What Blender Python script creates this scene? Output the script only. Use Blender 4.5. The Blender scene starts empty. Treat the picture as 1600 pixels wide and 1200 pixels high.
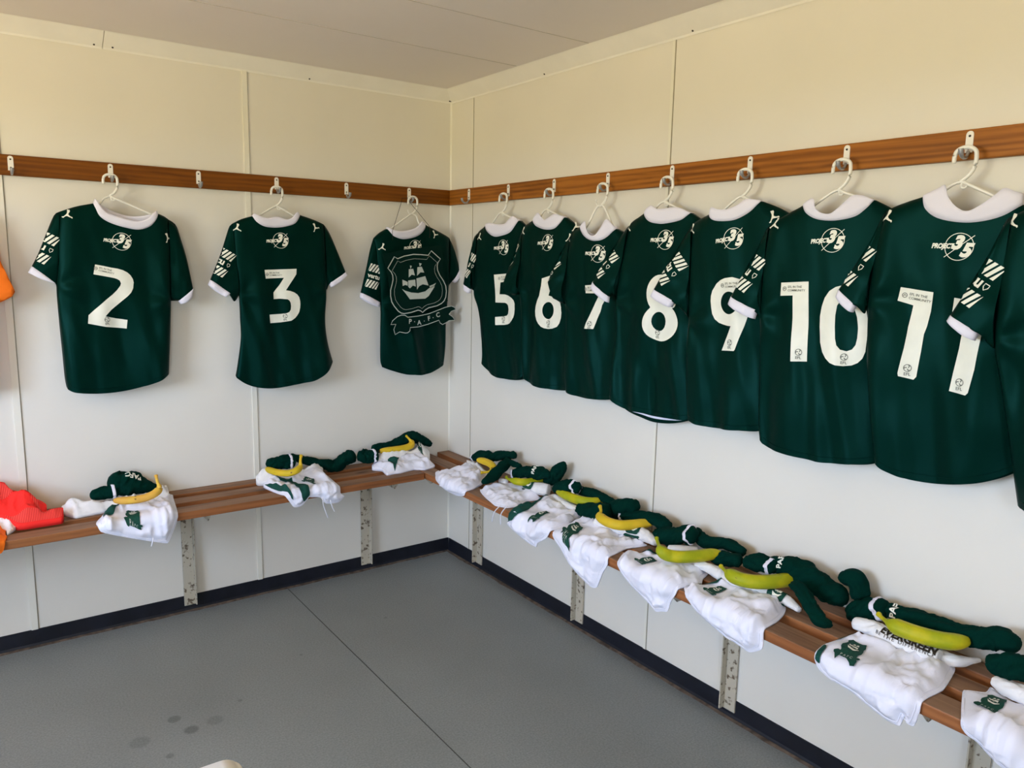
import bpy, bmesh, math, random
from mathutils import Vector, Matrix, noise
from math import sin, cos, pi, radians, sqrt, atan2

CAM = [1210.1522,-1.9932,-3.2607,1.4724,0.6303,-0.1571,0.0202]
SHIRTS = {'2': {'wall': 'L','a': 0,'hook': [-1.4724,-0.07],'SL': [-0.1794,1.6123],'left': [[-0.194,1.5033],[-0.2035,1.351],[-0.203,1.2329],[-0.2001,1.1176],[-0.1978,1.0243],[-0.1939,0.9888]],'neck': [[-0.0713,1.6472],[-0.0661,1.6317],[-0.0533,1.6031],[-0.0191,1.5819],[0.0288,1.5679],[0.0718,1.5627],[0.1097,1.5759],[0.1332,1.6028],[0.1408,1.622]],'up': [[-0.0643,1.6633],[-0.0531,1.6437],[-0.0318,1.6177],[0.0093,1.6015],[0.0516,1.592],[0.0732,1.5907],[0.1022,1.6013],[0.1254,1.6236],[0.1368,1.6312]],'SR': [0.1805,1.6027],'right': [[0.181,1.4663],[0.1755,1.2962],[0.1664,1.1484],[0.1555,1.014]],'sr': [[[0.2069,1.5824],[0.223,1.5277],[0.2408,1.4553],[0.2594,1.3398]],[[0.1778,1.2962],[0.2033,1.2958]],[[0.2533,1.3076],[0.2098,1.2834]]],'hem': [[-0.1941,0.9864],[-0.1624,0.9696],[-0.0791,0.9603],[0.008,0.9654],[0.0988,0.9855],[0.1555,1.014]],'sl': [[[-0.1959,1.5982],[-0.2231,1.5355],[-0.2505,1.4687],[-0.2747,1.4198]],[[-0.2035,1.351],[-0.2048,1.3622]],[[-0.2855,1.3998],[-0.2068,1.3622]]],'digits': [[[[-0.0796,1.4313],[-0.0529,1.4261],[-0.028,1.4204],[-0.007,1.4169],[0.0098,1.4115],[0.0244,1.4032],[0.0347,1.3929],[0.0419,1.3797],[0.0442,1.3669],[0.041,1.3456],[0.0336,1.3304],[0.0221,1.3172],[-0.0096,1.2892],[-0.0365,1.266],[-0.0568,1.2439],[-0.0211,1.2349],[0.0174,1.2282],[0.0135,1.1957],[-0.0569,1.2052],[-0.1146,1.2188],[-0.1108,1.2489],[-0.0867,1.2717],[-0.0514,1.3039],[-0.0292,1.3224],[-0.0134,1.3387],[-0.0018,1.3551],[0.0008,1.3636],[-0.0029,1.3739],[-0.0112,1.3795],[-0.0216,1.3832],[-0.0549,1.39],[-0.087,1.3959]],[],'2']],'badge': [[-0.0513,1.2287]],'comm': [[-0.0784,1.4175],[-0.0247,1.4042]],'logo': [0.0119,1.515],'cat': [[-0.1543,1.6047],[0.1728,1.5357]],'patch': [-0.2332,1.4867]},'3': {'wall': 'L','a': 0,'hook': [-0.8546,-0.07],'SL': [-0.2023,1.5963],'left': [[-0.1968,1.4711],[-0.1847,1.3133],[-0.1829,1.2152],[-0.1831,1.137],[-0.1995,1.0329],[-0.2088,0.9886]],'neck': [[-0.123,1.63],[-0.1108,1.6104],[-0.0802,1.5939],[-0.033,1.5908],[0.0126,1.5979],[0.0482,1.6124],[0.0709,1.6447]],'up': [[-0.115,1.6405],[-0.0947,1.6314],[-0.0689,1.625],[-0.0266,1.6322],[0.0079,1.6235],[0.0323,1.6298],[0.0547,1.6543],[0.0683,1.6524]],'SR': [0.1823,1.6103],'right': [[0.1884,1.4789],[0.1887,1.3373],[0.1804,1.2051],[0.1903,1.1072],[0.2125,1.0215]],'sr': [[[0.2075,1.5738],[0.244,1.4937],[0.2784,1.4118]],[[0.1916,1.3373],[0.2008,1.3619]],[[0.2872,1.4008],[0.2063,1.3454]]],'hem': [[-0.2088,0.9886],[-0.1658,0.9562],[-0.1137,0.9361],[-0.0464,0.9281],[0.037,0.9353],[0.123,0.9512],[0.1823,0.9894],[0.2125,1.0215]],'sl': [[[-0.2154,1.5783],[-0.2486,1.4826],[-0.2944,1.3746]],[[-0.2032,1.2904],[-0.2199,1.3188]],[[-0.3024,1.3571],[-0.2352,1.3087]]],'digits': [[[[-0.0832,1.4175],[0.0497,1.4237],[0.0481,1.4008],[0.0262,1.3691],[0.0027,1.335],[0.0227,1.3315],[0.0402,1.325],[0.0526,1.3161],[0.06,1.3052],[0.0638,1.2904],[0.0644,1.2755],[0.063,1.2607],[0.0585,1.2434],[0.0506,1.2302],[0.0401,1.2191],[0.022,1.2082],[-0.0233,1.2021],[-0.0654,1.1999],[-0.0678,1.2355],[-0.0223,1.2369],[0.0027,1.2397],[0.0139,1.2444],[0.0207,1.2541],[0.0231,1.2688],[0.0215,1.2836],[0.0166,1.2924],[0.0092,1.2974],[-0.0206,1.3002],[-0.0478,1.2986],[-0.0475,1.3256],[-0.024,1.3545],[-0.0044,1.386],[-0.0794,1.3823]],[],'3']],'badge': [[-0.0027,1.2252]],'comm': [[-0.073,1.4],[-0.0223,1.4014]],'logo': [-0.0138,1.5373],'cat': [[-0.1854,1.582],[0.1366,1.5978]],'patch': [-0.2451,1.4436]},'4': {'wall': 'L','a': 0,'hook': [-0.2368,-0.07],'SL': [-0.2067,1.559],'left': [[-0.1922,1.4272],[-0.1745,1.2672],[-0.1754,1.1397],[-0.1763,1.0226],[-0.1701,0.9898]],'neck': [[-0.1437,1.6033],[-0.1311,1.5869],[-0.1152,1.5733],[-0.0733,1.5634],[-0.0242,1.5707],[0.0156,1.5865],[0.0424,1.6136],[0.0491,1.6312]],'up': [[-0.1436,1.6117],[-0.1151,1.5988],[-0.0732,1.5975],[-0.0242,1.608],[0.0089,1.6266],[0.0255,1.6446],[0.0457,1.6369]],'SR': [0.1874,1.5749],'right': [[0.1886,1.4312],[0.1858,1.3405],[0.1728,1.1882],[0.1701,1.065],[0.16,0.9723]],'sr': [[[0.209,1.5367],[0.2273,1.4921],[0.2423,1.4318]],[[0.1892,1.3557],[0.2034,1.3708]],[[0.2427,1.4014],[0.2178,1.3648]]],'hem': [[-0.1701,0.9898],[-0.1083,0.965],[-0.0247,0.9413],[0.0612,0.9415],[0.1601,0.9692]],'sl': [[[-0.2227,1.511],[-0.2421,1.4266],[-0.2709,1.3196]],[[-0.1682,1.2613],[-0.1745,1.2729]],[[-0.2742,1.2999],[-0.1809,1.2558]]],'digits': [],'badge': None,'comm': None,'logo': [-0.0077,1.5279],'cat': [[-0.1726,1.5235],[0.0968,1.5906]],'patch': [-0.2113,1.393]},'5': {'wall': 'R','a': 8,'hook': [-0.07,-0.5037],'SL': [-0.1301,1.592],'left': [[-0.1404,1.4645],[-0.1509,1.3376],[-0.1237,1.2681],[-0.1049,1.1842],[-0.094,1.0709],[-0.0972,1.0188]],'neck': [[-0.0682,1.6239],[-0.043,1.5964],[-0.0021,1.5771],[0.0455,1.5794],[0.0956,1.592],[0.1253,1.6203],[0.1361,1.6382]],'up': [[-0.0642,1.6292],[-0.0235,1.6311],[0.0246,1.6248],[0.0715,1.6266],[0.0941,1.6444],[0.1128,1.657],[0.1321,1.6461]],'SR': [0.192,1.5882],'right': [[0.19,1.45],[0.192,1.34],[0.19,1.2],[0.192,1.018]],'sr': [[[0.2,1.5782],[0.23,1.48],[0.262,1.4]],[[0.2,1.335],[0.215,1.345]],[[0.266,1.39],[0.212,1.33]]],'hem': [[-0.0972,1.0188],[-0.0413,0.9906],[0.0131,0.9743],[0.1019,0.9739],[0.1717,0.988],[0.192,1.018]],'sl': [[[-0.1552,1.5702],[-0.171,1.4921],[-0.2038,1.3697]],[[-0.1424,1.3465],[-0.151,1.3461]],[[-0.1991,1.3499],[-0.1594,1.3288]]],'digits': [[[[-0.002,1.4144],[0.1147,1.4241],[0.1124,1.393],[0.0376,1.3825],[0.0336,1.3325],[0.0654,1.333],[0.0884,1.3295],[0.1081,1.3215],[0.1213,1.3109],[0.1294,1.2979],[0.1333,1.2736],[0.1313,1.2555],[0.1254,1.2394],[0.1142,1.2252],[0.0983,1.2137],[0.0821,1.2071],[0.0624,1.2034],[0.0155,1.2],[0.0133,1.2344],[0.0614,1.2398],[0.0777,1.2441],[0.0873,1.2528],[0.092,1.2712],[0.0877,1.2867],[0.0796,1.294],[0.0664,1.2978],[0.0097,1.2962]],[],'5']],'badge': [[0.0591,1.2265]],'comm': [[0.0305,1.3994],[0.1127,1.4045]],'logo': [0.0547,1.5296],'cat': [[-0.1003,1.5753]],'patch': [-0.166,1.4528]},'6': {'wall': 'R','a': 8,'hook': [-0.07,-0.8133],'SL': [-0.1111,1.6069],'left': [[-0.1215,1.4687],[-0.1217,1.352],[-0.1113,1.2609],[-0.1064,1.1025],[-0.0918,0.9971]],'neck': [[-0.047,1.6358],[-0.0214,1.6129],[0.0279,1.5997],[0.0789,1.6014],[0.1114,1.6225],[0.1238,1.6414]],'up': [[-0.0436,1.6407],[-0.0126,1.6622],[0.0089,1.6468],[0.0301,1.634],[0.057,1.6431],[0.0835,1.6545],[0.1203,1.6463]],'SR': [0.192,1.5914],'right': [[0.19,1.45],[0.192,1.34],[0.19,1.2],[0.192,1.0106]],'sr': [[[0.2,1.5814],[0.23,1.48],[0.262,1.4]],[[0.2,1.335],[0.215,1.345]],[[0.266,1.39],[0.212,1.33]]],'hem': [[-0.0917,0.9944],[-0.0465,0.9814],[0.0266,0.9723],[0.1481,0.9806],[0.192,1.0106]],'sl': [[[-0.1251,1.5842],[-0.1489,1.5072],[-0.1845,1.4285],[-0.2099,1.3696]],[[-0.1213,1.3389],[-0.1475,1.3351]],None],'digits': [[[[0.0223,1.4083],[0.0736,1.4222],[0.0938,1.4124],[0.0807,1.3852],[0.0647,1.3576],[0.0595,1.3427],[0.0826,1.3388],[0.1055,1.3303],[0.1201,1.3166],[0.1275,1.3004],[0.13,1.2799],[0.1264,1.259],[0.1178,1.2376],[0.107,1.2234],[0.0874,1.2153],[0.0646,1.2119],[0.0413,1.2131],[0.0235,1.2181],[0.0083,1.2298],[-0.001,1.242],[-0.0076,1.2587],[-0.0101,1.2799],[-0.0078,1.2993],[-0.0008,1.3188],[0.0131,1.3406],[0.0205,1.3788]],[[[0.0926,1.286],[0.0922,1.2785],[0.0903,1.2714],[0.087,1.2648],[0.0825,1.2592],[0.0771,1.2549],[0.0709,1.252],[0.0642,1.2507],[0.0575,1.2511],[0.0511,1.2531],[0.0452,1.2568],[0.0402,1.2618],[0.0364,1.268],[0.0339,1.275],[0.0328,1.2825],[0.0333,1.29],[0.0353,1.2973],[0.0387,1.3039],[0.0432,1.3094],[0.0488,1.3137],[0.055,1.3165],[0.0617,1.3177],[0.0683,1.3172],[0.0747,1.3151],[0.0805,1.3114],[0.0854,1.3064],[0.0891,1.3003],[0.0916,1.2934]]],'6']],'badge': [[0.065,1.2339]],'comm': None,'logo': [0.0488,1.5469],'cat': [[-0.1012,1.594],[0.1756,1.6093]],'patch': [-0.1714,1.5031]},'7': {'wall': 'R','a': 8,'hook': [-0.07,-1.1229],'SL': [-0.119,1.5837],'left': [[-0.1368,1.4725],[-0.1373,1.3282],[-0.1333,1.231],[-0.1315,1.1081],[-0.1165,0.9855]],'neck': [[-0.0662,1.6016],[-0.0401,1.5712],[-0.0027,1.5549],[0.0421,1.5546],[0.0764,1.5701],[0.1011,1.5921]],'up': [[-0.0633,1.6062],[-0.0363,1.6217],[-0.0258,1.594],[-0.0066,1.5732],[0.0205,1.5707],[0.0431,1.593],[0.0677,1.6261],[0.0978,1.601]],'SR': [0.192,1.5421],'right': [[0.19,1.45],[0.192,1.34],[0.19,1.2],[0.192,1.0161]],'sr': [[[0.2,1.5321],[0.23,1.48],[0.262,1.4]],[[0.2,1.335],[0.215,1.345]],[[0.266,1.39],[0.212,1.33]]],'hem': [[-0.1163,0.9805],[-0.0701,0.9744],[0.0095,0.9732],[0.1004,0.9861],[0.192,1.0161]],'sl': [[[-0.1338,1.5556],[-0.1733,1.484],[-0.2136,1.4055]],[[-0.1368,1.3161],[-0.1738,1.3312]],None],'digits': [[[[-0.0266,1.3905],[0.0841,1.4002],[0.0861,1.3813],[0.0697,1.3462],[0.0571,1.3225],[0.0523,1.299],[0.0388,1.2671],[0.0253,1.2341],[-0.0182,1.2324],[0.0098,1.2926],[0.0443,1.3604],[0.0416,1.3641],[-0.0232,1.3621]],[],'7']],'badge': [[0.0088,1.2493]],'comm': [[-0.0218,1.3762],[0.0358,1.3808]],'logo': [0.0311,1.5058],'cat': [[-0.1277,1.5626]],'patch': [-0.2083,1.443]},'8': {'wall': 'R','a': 8,'hook': [-0.07,-1.4325],'SL': [-0.1196,1.6061],'left': [[-0.1485,1.4763],[-0.1668,1.3429],[-0.1638,1.2306],[-0.1757,1.0694],[-0.178,0.9994]],'neck': [[-0.0522,1.6405],[-0.0273,1.6148],[0.0117,1.6056],[0.0492,1.6069],[0.0976,1.616],[0.125,1.6353]],'up': [[-0.0498,1.6446],[-0.0198,1.6623],[0.0064,1.6511],[0.0316,1.6503],[0.066,1.6532],[0.0954,1.6502],[0.1225,1.6373]],'SR': [0.192,1.5853],'right': [[0.19,1.45],[0.192,1.34],[0.19,1.2],[0.192,1.0008]],'sr': [[[0.2,1.5753],[0.23,1.48],[0.262,1.4]],[[0.2,1.335],[0.215,1.345]],[[0.266,1.39],[0.212,1.33]]],'hem': [[-0.1778,0.9948],[-0.113,0.9695],[-0.0431,0.9665],[0.0243,0.9635],[0.1515,0.9708],[0.192,1.0008]],'sl': [[[-0.1404,1.585],[-0.1845,1.5199],[-0.2631,1.4066]],[[-0.168,1.3652],[-0.1846,1.3555]],[[-0.2713,1.3904],[-0.1864,1.3352]]],'digits': [[[[0.0781,1.3305],[0.0867,1.3235],[0.0939,1.3152],[0.0993,1.306],[0.1029,1.296],[0.1046,1.2856],[0.1043,1.275],[0.102,1.2646],[0.0977,1.2546],[0.0917,1.2454],[0.084,1.2372],[0.0748,1.2303],[0.0645,1.2249],[0.0533,1.2211],[0.0415,1.2191],[0.0296,1.219],[0.0178,1.2208],[0.0066,1.2245],[-0.0037,1.2299],[-0.0128,1.2369],[-0.0204,1.2453],[-0.0261,1.2549],[-0.0299,1.2652],[-0.0316,1.276],[-0.0312,1.287],[-0.0286,1.2978],[-0.024,1.308],[-0.0175,1.3173],[-0.0093,1.3255],[-0.0062,1.3297],[-0.0136,1.3396],[-0.019,1.3508],[-0.0224,1.3629],[-0.0235,1.3754],[-0.0225,1.3879],[-0.0192,1.3998],[-0.0138,1.4107],[-0.0066,1.4203],[0.0022,1.4282],[0.0122,1.4341],[0.0231,1.4378],[0.0345,1.4393],[0.0459,1.4384],[0.0571,1.4353],[0.0675,1.4301],[0.0768,1.4229],[0.0847,1.414],[0.091,1.4038],[0.0955,1.3925],[0.098,1.3806],[0.0983,1.3685],[0.0966,1.3566],[0.0928,1.3452],[0.0871,1.3349]],[[[0.0565,1.2865],[0.0558,1.2766],[0.0524,1.2674],[0.0466,1.2599],[0.0391,1.2548],[0.0305,1.2526],[0.0217,1.2535],[0.0135,1.2574],[0.0067,1.2641],[0.0022,1.2727],[0.0002,1.2826],[0.001,1.2926],[0.0045,1.3018],[0.0104,1.3093],[0.018,1.3143],[0.0266,1.3164],[0.0354,1.3154],[0.0435,1.3114],[0.0501,1.3047],[0.0546,1.2962]],[[0.0585,1.3773],[0.0579,1.3678],[0.0548,1.3592],[0.0497,1.3522],[0.0429,1.3475],[0.0351,1.3456],[0.0272,1.3467],[0.0198,1.3507],[0.0137,1.3572],[0.0095,1.3656],[0.0077,1.3751],[0.0084,1.3846],[0.0115,1.3933],[0.0168,1.4003],[0.0236,1.4049],[0.0314,1.4067],[0.0393,1.4054],[0.0466,1.4014],[0.0526,1.3949],[0.0567,1.3866]]],'8']],'badge': [[0.0233,1.2434]],'comm': None,'logo': [0.0402,1.5516],'cat': [[-0.1218,1.5955]],'patch': [-0.2078,1.4732]},'9': {'wall': 'R','a': 8,'hook': [-0.07,-1.7421],'SL': [-0.1488,1.5987],'left': [[-0.149,1.4603],[-0.1433,1.2996],[-0.1448,1.1765],[-0.1419,1.0939],[-0.1273,0.9808]],'neck': [[-0.0823,1.6261],[-0.0681,1.6124],[-0.0435,1.6061],[-0.0005,1.607],[0.0303,1.6174],[0.0599,1.6349],[0.0825,1.6577]],'up': [[-0.0804,1.6299],[-0.0703,1.6448],[-0.0457,1.6383],[-0.0176,1.6374],[0.0135,1.6475],[0.0413,1.6649],[0.0782,1.6615]],'SR': [0.192,1.6077],'right': [[0.19,1.45],[0.192,1.34],[0.19,1.2],[0.192,1.0197]],'sr': [[[0.2,1.5977],[0.23,1.48],[0.262,1.4]],[[0.2,1.335],[0.215,1.345]],[[0.266,1.39],[0.212,1.33]]],'hem': [[-0.1273,0.9808],[-0.0791,0.972],[0.0011,0.9752],[0.0667,0.9803],[0.1211,0.9897],[0.192,1.0197]],'sl': [[[-0.1638,1.5793],[-0.2089,1.4996],[-0.2742,1.3913]],[[-0.1619,1.3289],[-0.1877,1.356]],[[-0.2858,1.372],[-0.1987,1.337]]],'digits': [[[[-0.0576,1.3646],[-0.0569,1.3803],[-0.053,1.3961],[-0.039,1.4181],[-0.0265,1.4282],[-0.0096,1.4352],[0.016,1.439],[0.0376,1.434],[0.055,1.4251],[0.0687,1.4086],[0.0763,1.3901],[0.0786,1.3714],[0.0744,1.3333],[0.0647,1.2946],[0.0544,1.263],[0.0423,1.2252],[0.0384,1.2201],[-0.0093,1.2163],[0.0036,1.251],[0.0223,1.2934],[0.0071,1.2934],[-0.0083,1.2958],[-0.024,1.2998],[-0.0381,1.3098],[-0.0481,1.3257],[-0.054,1.3451]],[[[0.0411,1.3638],[0.0408,1.3563],[0.0391,1.3491],[0.0359,1.3425],[0.0313,1.3369],[0.0257,1.3325],[0.0193,1.3296],[0.0124,1.3283],[0.0053,1.3287],[-0.0015,1.3308],[-0.0078,1.3345],[-0.0132,1.3396],[-0.0175,1.3459],[-0.0204,1.353],[-0.0217,1.3605],[-0.0215,1.3682],[-0.0196,1.3755],[-0.0163,1.3821],[-0.0116,1.3877],[-0.0059,1.392],[0.0006,1.3948],[0.0075,1.3959],[0.0146,1.3954],[0.0213,1.3932],[0.0275,1.3894],[0.0328,1.3843],[0.0369,1.3781],[0.0397,1.3712]]],'9']],'badge': [[0.0209,1.2407]],'comm': [[-0.0167,1.4131],[0.0346,1.4168]],'logo': [0.0077,1.5525],'cat': [[-0.1466,1.5829],[0.1275,1.6148]],'patch': [-0.2086,1.4571]},'10': {'wall': 'R','a': 8,'hook': [-0.07,-2.0517],'SL': [-0.174,1.5876],'left': [[-0.1842,1.4656],[-0.1844,1.3376],[-0.1766,1.2082],[-0.1678,1.0389],[-0.1583,0.9676]],'neck': [[-0.0729,1.6387],[-0.0586,1.6178],[-0.027,1.6017],[0.0202,1.5972],[0.0698,1.6059],[0.0973,1.6261],[0.1116,1.6448]],'up': [[-0.0714,1.642],[-0.042,1.6544],[-0.0328,1.6288],[-0.0123,1.6148],[0.0119,1.6141],[0.0373,1.6347],[0.0603,1.6566],[0.0848,1.6571],[0.1099,1.6464]],'SR': [0.192,1.5948],'right': [[0.19,1.45],[0.192,1.34],[0.19,1.2],[0.192,0.9976]],'sr': [[[0.2,1.5848],[0.23,1.48],[0.262,1.4]],[[0.2,1.335],[0.215,1.345]],[[0.266,1.39],[0.212,1.33]]],'hem': [[-0.158,0.9638],[-0.1207,0.9516],[-0.0518,0.946],[0.0231,0.9442],[0.0936,0.9513],[0.165,0.9676],[0.192,0.9976]],'sl': [[[-0.1863,1.5699],[-0.2129,1.5015],[-0.2741,1.3813]],[[-0.1684,1.3111],[-0.185,1.345]],[[-0.2812,1.362],[-0.1913,1.3224]]],'digits': [[[[-0.118,1.4286],[-0.0361,1.4344],[-0.0276,1.3122],[-0.0235,1.2169],[-0.0677,1.2133],[-0.0727,1.3089],[-0.078,1.395],[-0.1162,1.3922]],[],'1'],[[[0.0035,1.3145],[0.0027,1.3431],[0.0058,1.3693],[0.0127,1.3929],[0.0242,1.4113],[0.0389,1.4221],[0.0588,1.4284],[0.0792,1.4251],[0.0975,1.4158],[0.1112,1.4],[0.1205,1.3781],[0.1289,1.3237],[0.1311,1.2888],[0.1299,1.2585],[0.1231,1.2401],[0.1118,1.2272],[0.0974,1.2194],[0.0774,1.2157],[0.0593,1.2163],[0.0432,1.2213],[0.0291,1.2319],[0.0172,1.2475],[0.0081,1.2729]],[[[0.0469,1.3177],[0.0458,1.3484],[0.0482,1.3742],[0.0549,1.3857],[0.0672,1.3904],[0.0803,1.385],[0.0905,1.3714],[0.0987,1.3467],[0.1033,1.3168],[0.1046,1.2916],[0.1027,1.2737],[0.0948,1.2612],[0.0816,1.2553],[0.066,1.2585],[0.0557,1.2694],[0.0506,1.287]]],'0']],'badge': [[-0.0473,1.2377],[0.0781,1.237]],'comm': [[-0.1045,1.4123],[-0.049,1.4145]],'logo': [0.0197,1.5439],'cat': [[-0.151,1.5906]],'patch': [-0.2194,1.4539]},'11': {'wall': 'R','a': 8,'hook': [-0.07,-2.3613],'SL': [-0.1492,1.6137],'left': [[-0.1686,1.5039],[-0.1727,1.3912],[-0.1626,1.2445],[-0.1413,1.0972],[-0.1193,0.9794]],'neck': [[-0.0618,1.6439],[-0.0536,1.6182],[-0.0304,1.5981],[0.0053,1.5869],[0.046,1.583],[0.0846,1.5879],[0.1152,1.5984],[0.1439,1.6184]],'up': [[-0.0606,1.6469],[-0.0295,1.6602],[-0.0137,1.6682],[-0.0042,1.6414],[0.0158,1.6173],[0.0397,1.6064],[0.0683,1.6212],[0.0942,1.6427],[0.1093,1.6546],[0.1287,1.6467],[0.1414,1.642]],'SR': [0.192,1.5684],'right': [[0.19,1.45],[0.192,1.34],[0.19,1.2],[0.1908,1.023]],'sr': [[[0.2,1.5584],[0.23,1.48],[0.262,1.4]],[[0.2,1.335],[0.215,1.345]],[[0.266,1.39],[0.212,1.33]]],'hem': [[-0.1193,0.9794],[-0.0892,0.9637],[-0.0342,0.9555],[0.0392,0.9603],[0.1074,0.9771],[0.1583,1.0008],[0.1908,1.023]],'sl': [[[-0.1585,1.5984],[-0.1874,1.5197],[-0.2452,1.4159]],[[-0.1729,1.3587],[-0.1939,1.3771]],[[-0.2505,1.399],[-0.2022,1.3602]]],'digits': [[[[-0.0903,1.4291],[-0.0172,1.4195],[-0.0192,1.3743],[-0.0241,1.3369],[-0.0288,1.3179],[-0.0313,1.2754],[-0.0363,1.2132],[-0.0422,1.2053],[-0.0765,1.2108],[-0.0781,1.2179],[-0.0696,1.2813],[-0.0665,1.3196],[-0.0656,1.3339],[-0.0594,1.386],[-0.0953,1.3959]],[],'1'],[[[0.0299,1.4089],[0.0969,1.4002],[0.0994,1.346],[0.0967,1.299],[0.0929,1.2469],[0.0844,1.1913],[0.079,1.1846],[0.0406,1.1891],[0.0455,1.2323],[0.0538,1.2928],[0.0595,1.3656],[0.0278,1.3762]],[],'1']],'badge': [[-0.0572,1.2299],[0.0629,1.2099]],'comm': [[-0.0803,1.41],[-0.0327,1.4028]],'logo': [0.0283,1.5263],'cat': [[-0.1387,1.5994]],'patch': [-0.21,1.4841]},'12': {'wall': 'R','a': 8,'hook': [-0.07,-2.6709],'SL': [-0.1716,1.5914],'left': [[-0.1829,1.4636],[-0.1794,1.3211],[-0.1565,1.2221],[-0.1297,1.1091],[-0.0946,0.9536]],'neck': [[-0.075,1.632],[-0.05,1.608],[-0.02,1.596],[0.02,1.595],[0.06,1.605],[0.09,1.632]],'up': [[-0.074,1.64],[-0.05,1.655],[-0.035,1.63],[0,1.622],[0.04,1.635],[0.06,1.655],[0.088,1.64]],'SR': [0.192,1.582],'right': [[0.19,1.45],[0.192,1.34],[0.19,1.2],[0.192,1.0]],'sr': [[[0.2,1.572],[0.23,1.48],[0.262,1.4]],[[0.2,1.335],[0.215,1.345]],[[0.266,1.39],[0.212,1.33]]],'hem': [[-0.0946,0.9536],[-0.03,0.945],[0.06,0.95],[0.192,1.0]],'sl': [[[-0.1829,1.5821],[-0.2135,1.4912],[-0.2694,1.3686]],[[-0.1747,1.2999],[-0.2063,1.3334]],[[-0.275,1.3563],[-0.2123,1.3154]]],'digits': [],'badge': None,'comm': None,'logo': None,'cat': [[-0.168,1.5803]],'patch': [-0.2205,1.4468]}}
PEN = {'shield': [[-0.133,1.4821],[-0.1167,1.4737],[-0.0844,1.4857],[-0.0368,1.4945],[0.0055,1.4938],[0.0392,1.4919],[0.0557,1.5124],[0.1045,1.4761],[0.0908,1.4598],[0.0872,1.4436],[0.0892,1.4249],[0.1019,1.4007],[0.121,1.3765],[0.1339,1.352],[0.1373,1.3275],[0.1343,1.3001],[0.1249,1.2828],[0.1122,1.272],[0.0869,1.2609],[0.0431,1.2525],[0.0245,1.2431],[0.0109,1.2315],[-0.0001,1.2398],[-0.0124,1.2428],[-0.0489,1.2328],[-0.0849,1.2283],[-0.0998,1.2313],[-0.1146,1.2406],[-0.1351,1.2637],[-0.1467,1.2822],[-0.1524,1.3084],[-0.1523,1.3344],[-0.1446,1.3604],[-0.1399,1.3812],[-0.1415,1.3994],[-0.149,1.4148],[-0.1651,1.4312]],'ribbon': [[-0.1531,1.1809],[-0.1442,1.1981],[-0.1206,1.2159],[-0.0998,1.2223],[-0.082,1.2213],[-0.067,1.2119],[-0.0124,1.2159],[0.0432,1.2254],[0.0997,1.2432],[0.1315,1.2536],[0.1636,1.2585],[0.1799,1.2527],[0.1884,1.2415],[0.1638,1.2337],[0.151,1.2202],[0.1705,1.2086],[0.1824,1.1916],[0.1513,1.1897],[0.132,1.1792],[0.116,1.1731],[0.1032,1.1801],[0.0968,1.194],[0.0371,1.1766],[-0.0123,1.1663],[-0.055,1.1644],[-0.0562,1.15],[-0.0671,1.1412],[-0.0791,1.1401],[-0.109,1.1465],[-0.1316,1.1351],[-0.1385,1.1582],[-0.1278,1.1817]],'ship': [[[-0.0954,1.3394],[-0.0788,1.3314],[-0.0488,1.3233],[-0.0125,1.3204],[0.0243,1.3281],[0.0428,1.3415],[0.0676,1.3548],[0.0739,1.3494],[0.0429,1.3065],[0.0244,1.2949],[-0.0549,1.2926],[-0.0758,1.3182]],[[-0.0935,1.3813],[-0.0668,1.3709],[-0.0668,1.354],[-0.0787,1.3577],[-0.0918,1.3525]],[[-0.0638,1.3772],[-0.0277,1.3815],[-0.0247,1.3497],[-0.0398,1.355],[-0.0548,1.3419],[-0.0638,1.3498]],[[-0.0217,1.3868],[0.0241,1.3976],[0.0415,1.3549],[0.0119,1.3603],[-0.0064,1.3523],[-0.0186,1.3364]],[[-0.0607,1.4276],[-0.038,1.43],[-0.0295,1.4],[-0.0458,1.4036],[-0.0608,1.3909]],[[-0.0169,1.4371],[0.0056,1.44],[0.0191,1.4136],[-0.0004,1.4145],[-0.0186,1.3985]],[[0.0458,1.3522],[0.0676,1.3602],[0.0813,1.3667],[0.0739,1.3548],[0.0521,1.3414]],[[-0.0547,1.4445],[-0.0458,1.4435],[-0.05,1.4314],[-0.0524,1.4314]],[[-0.0078,1.4567],[0.0056,1.4537],[-0.0017,1.4425],[-0.0053,1.4425]]],'letters': [[[-0.0549,1.1913],'P'],[[-0.008,1.185],'A'],[[0.0433,1.2026],'F'],[[0.0916,1.2177],'C']],'dots': [[-0.0325,1.1906],[0.0184,1.1924],[0.0652,1.2064]],'card': [[-0.1877,1.4924],[-0.0541,1.518],[0.1127,1.5397],[0.1235,1.4757],[0.114,1.3429],[0.1493,1.283],[-0.0544,1.2276],[-0.145,1.2584],[-0.1633,1.4004]],'cord': [[-0.1403,1.5912],[-0.0636,1.72],[-0.054,1.7456],[-0.0249,1.7475],[-0.0184,1.7283],[0.0513,1.6185]]}
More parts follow.
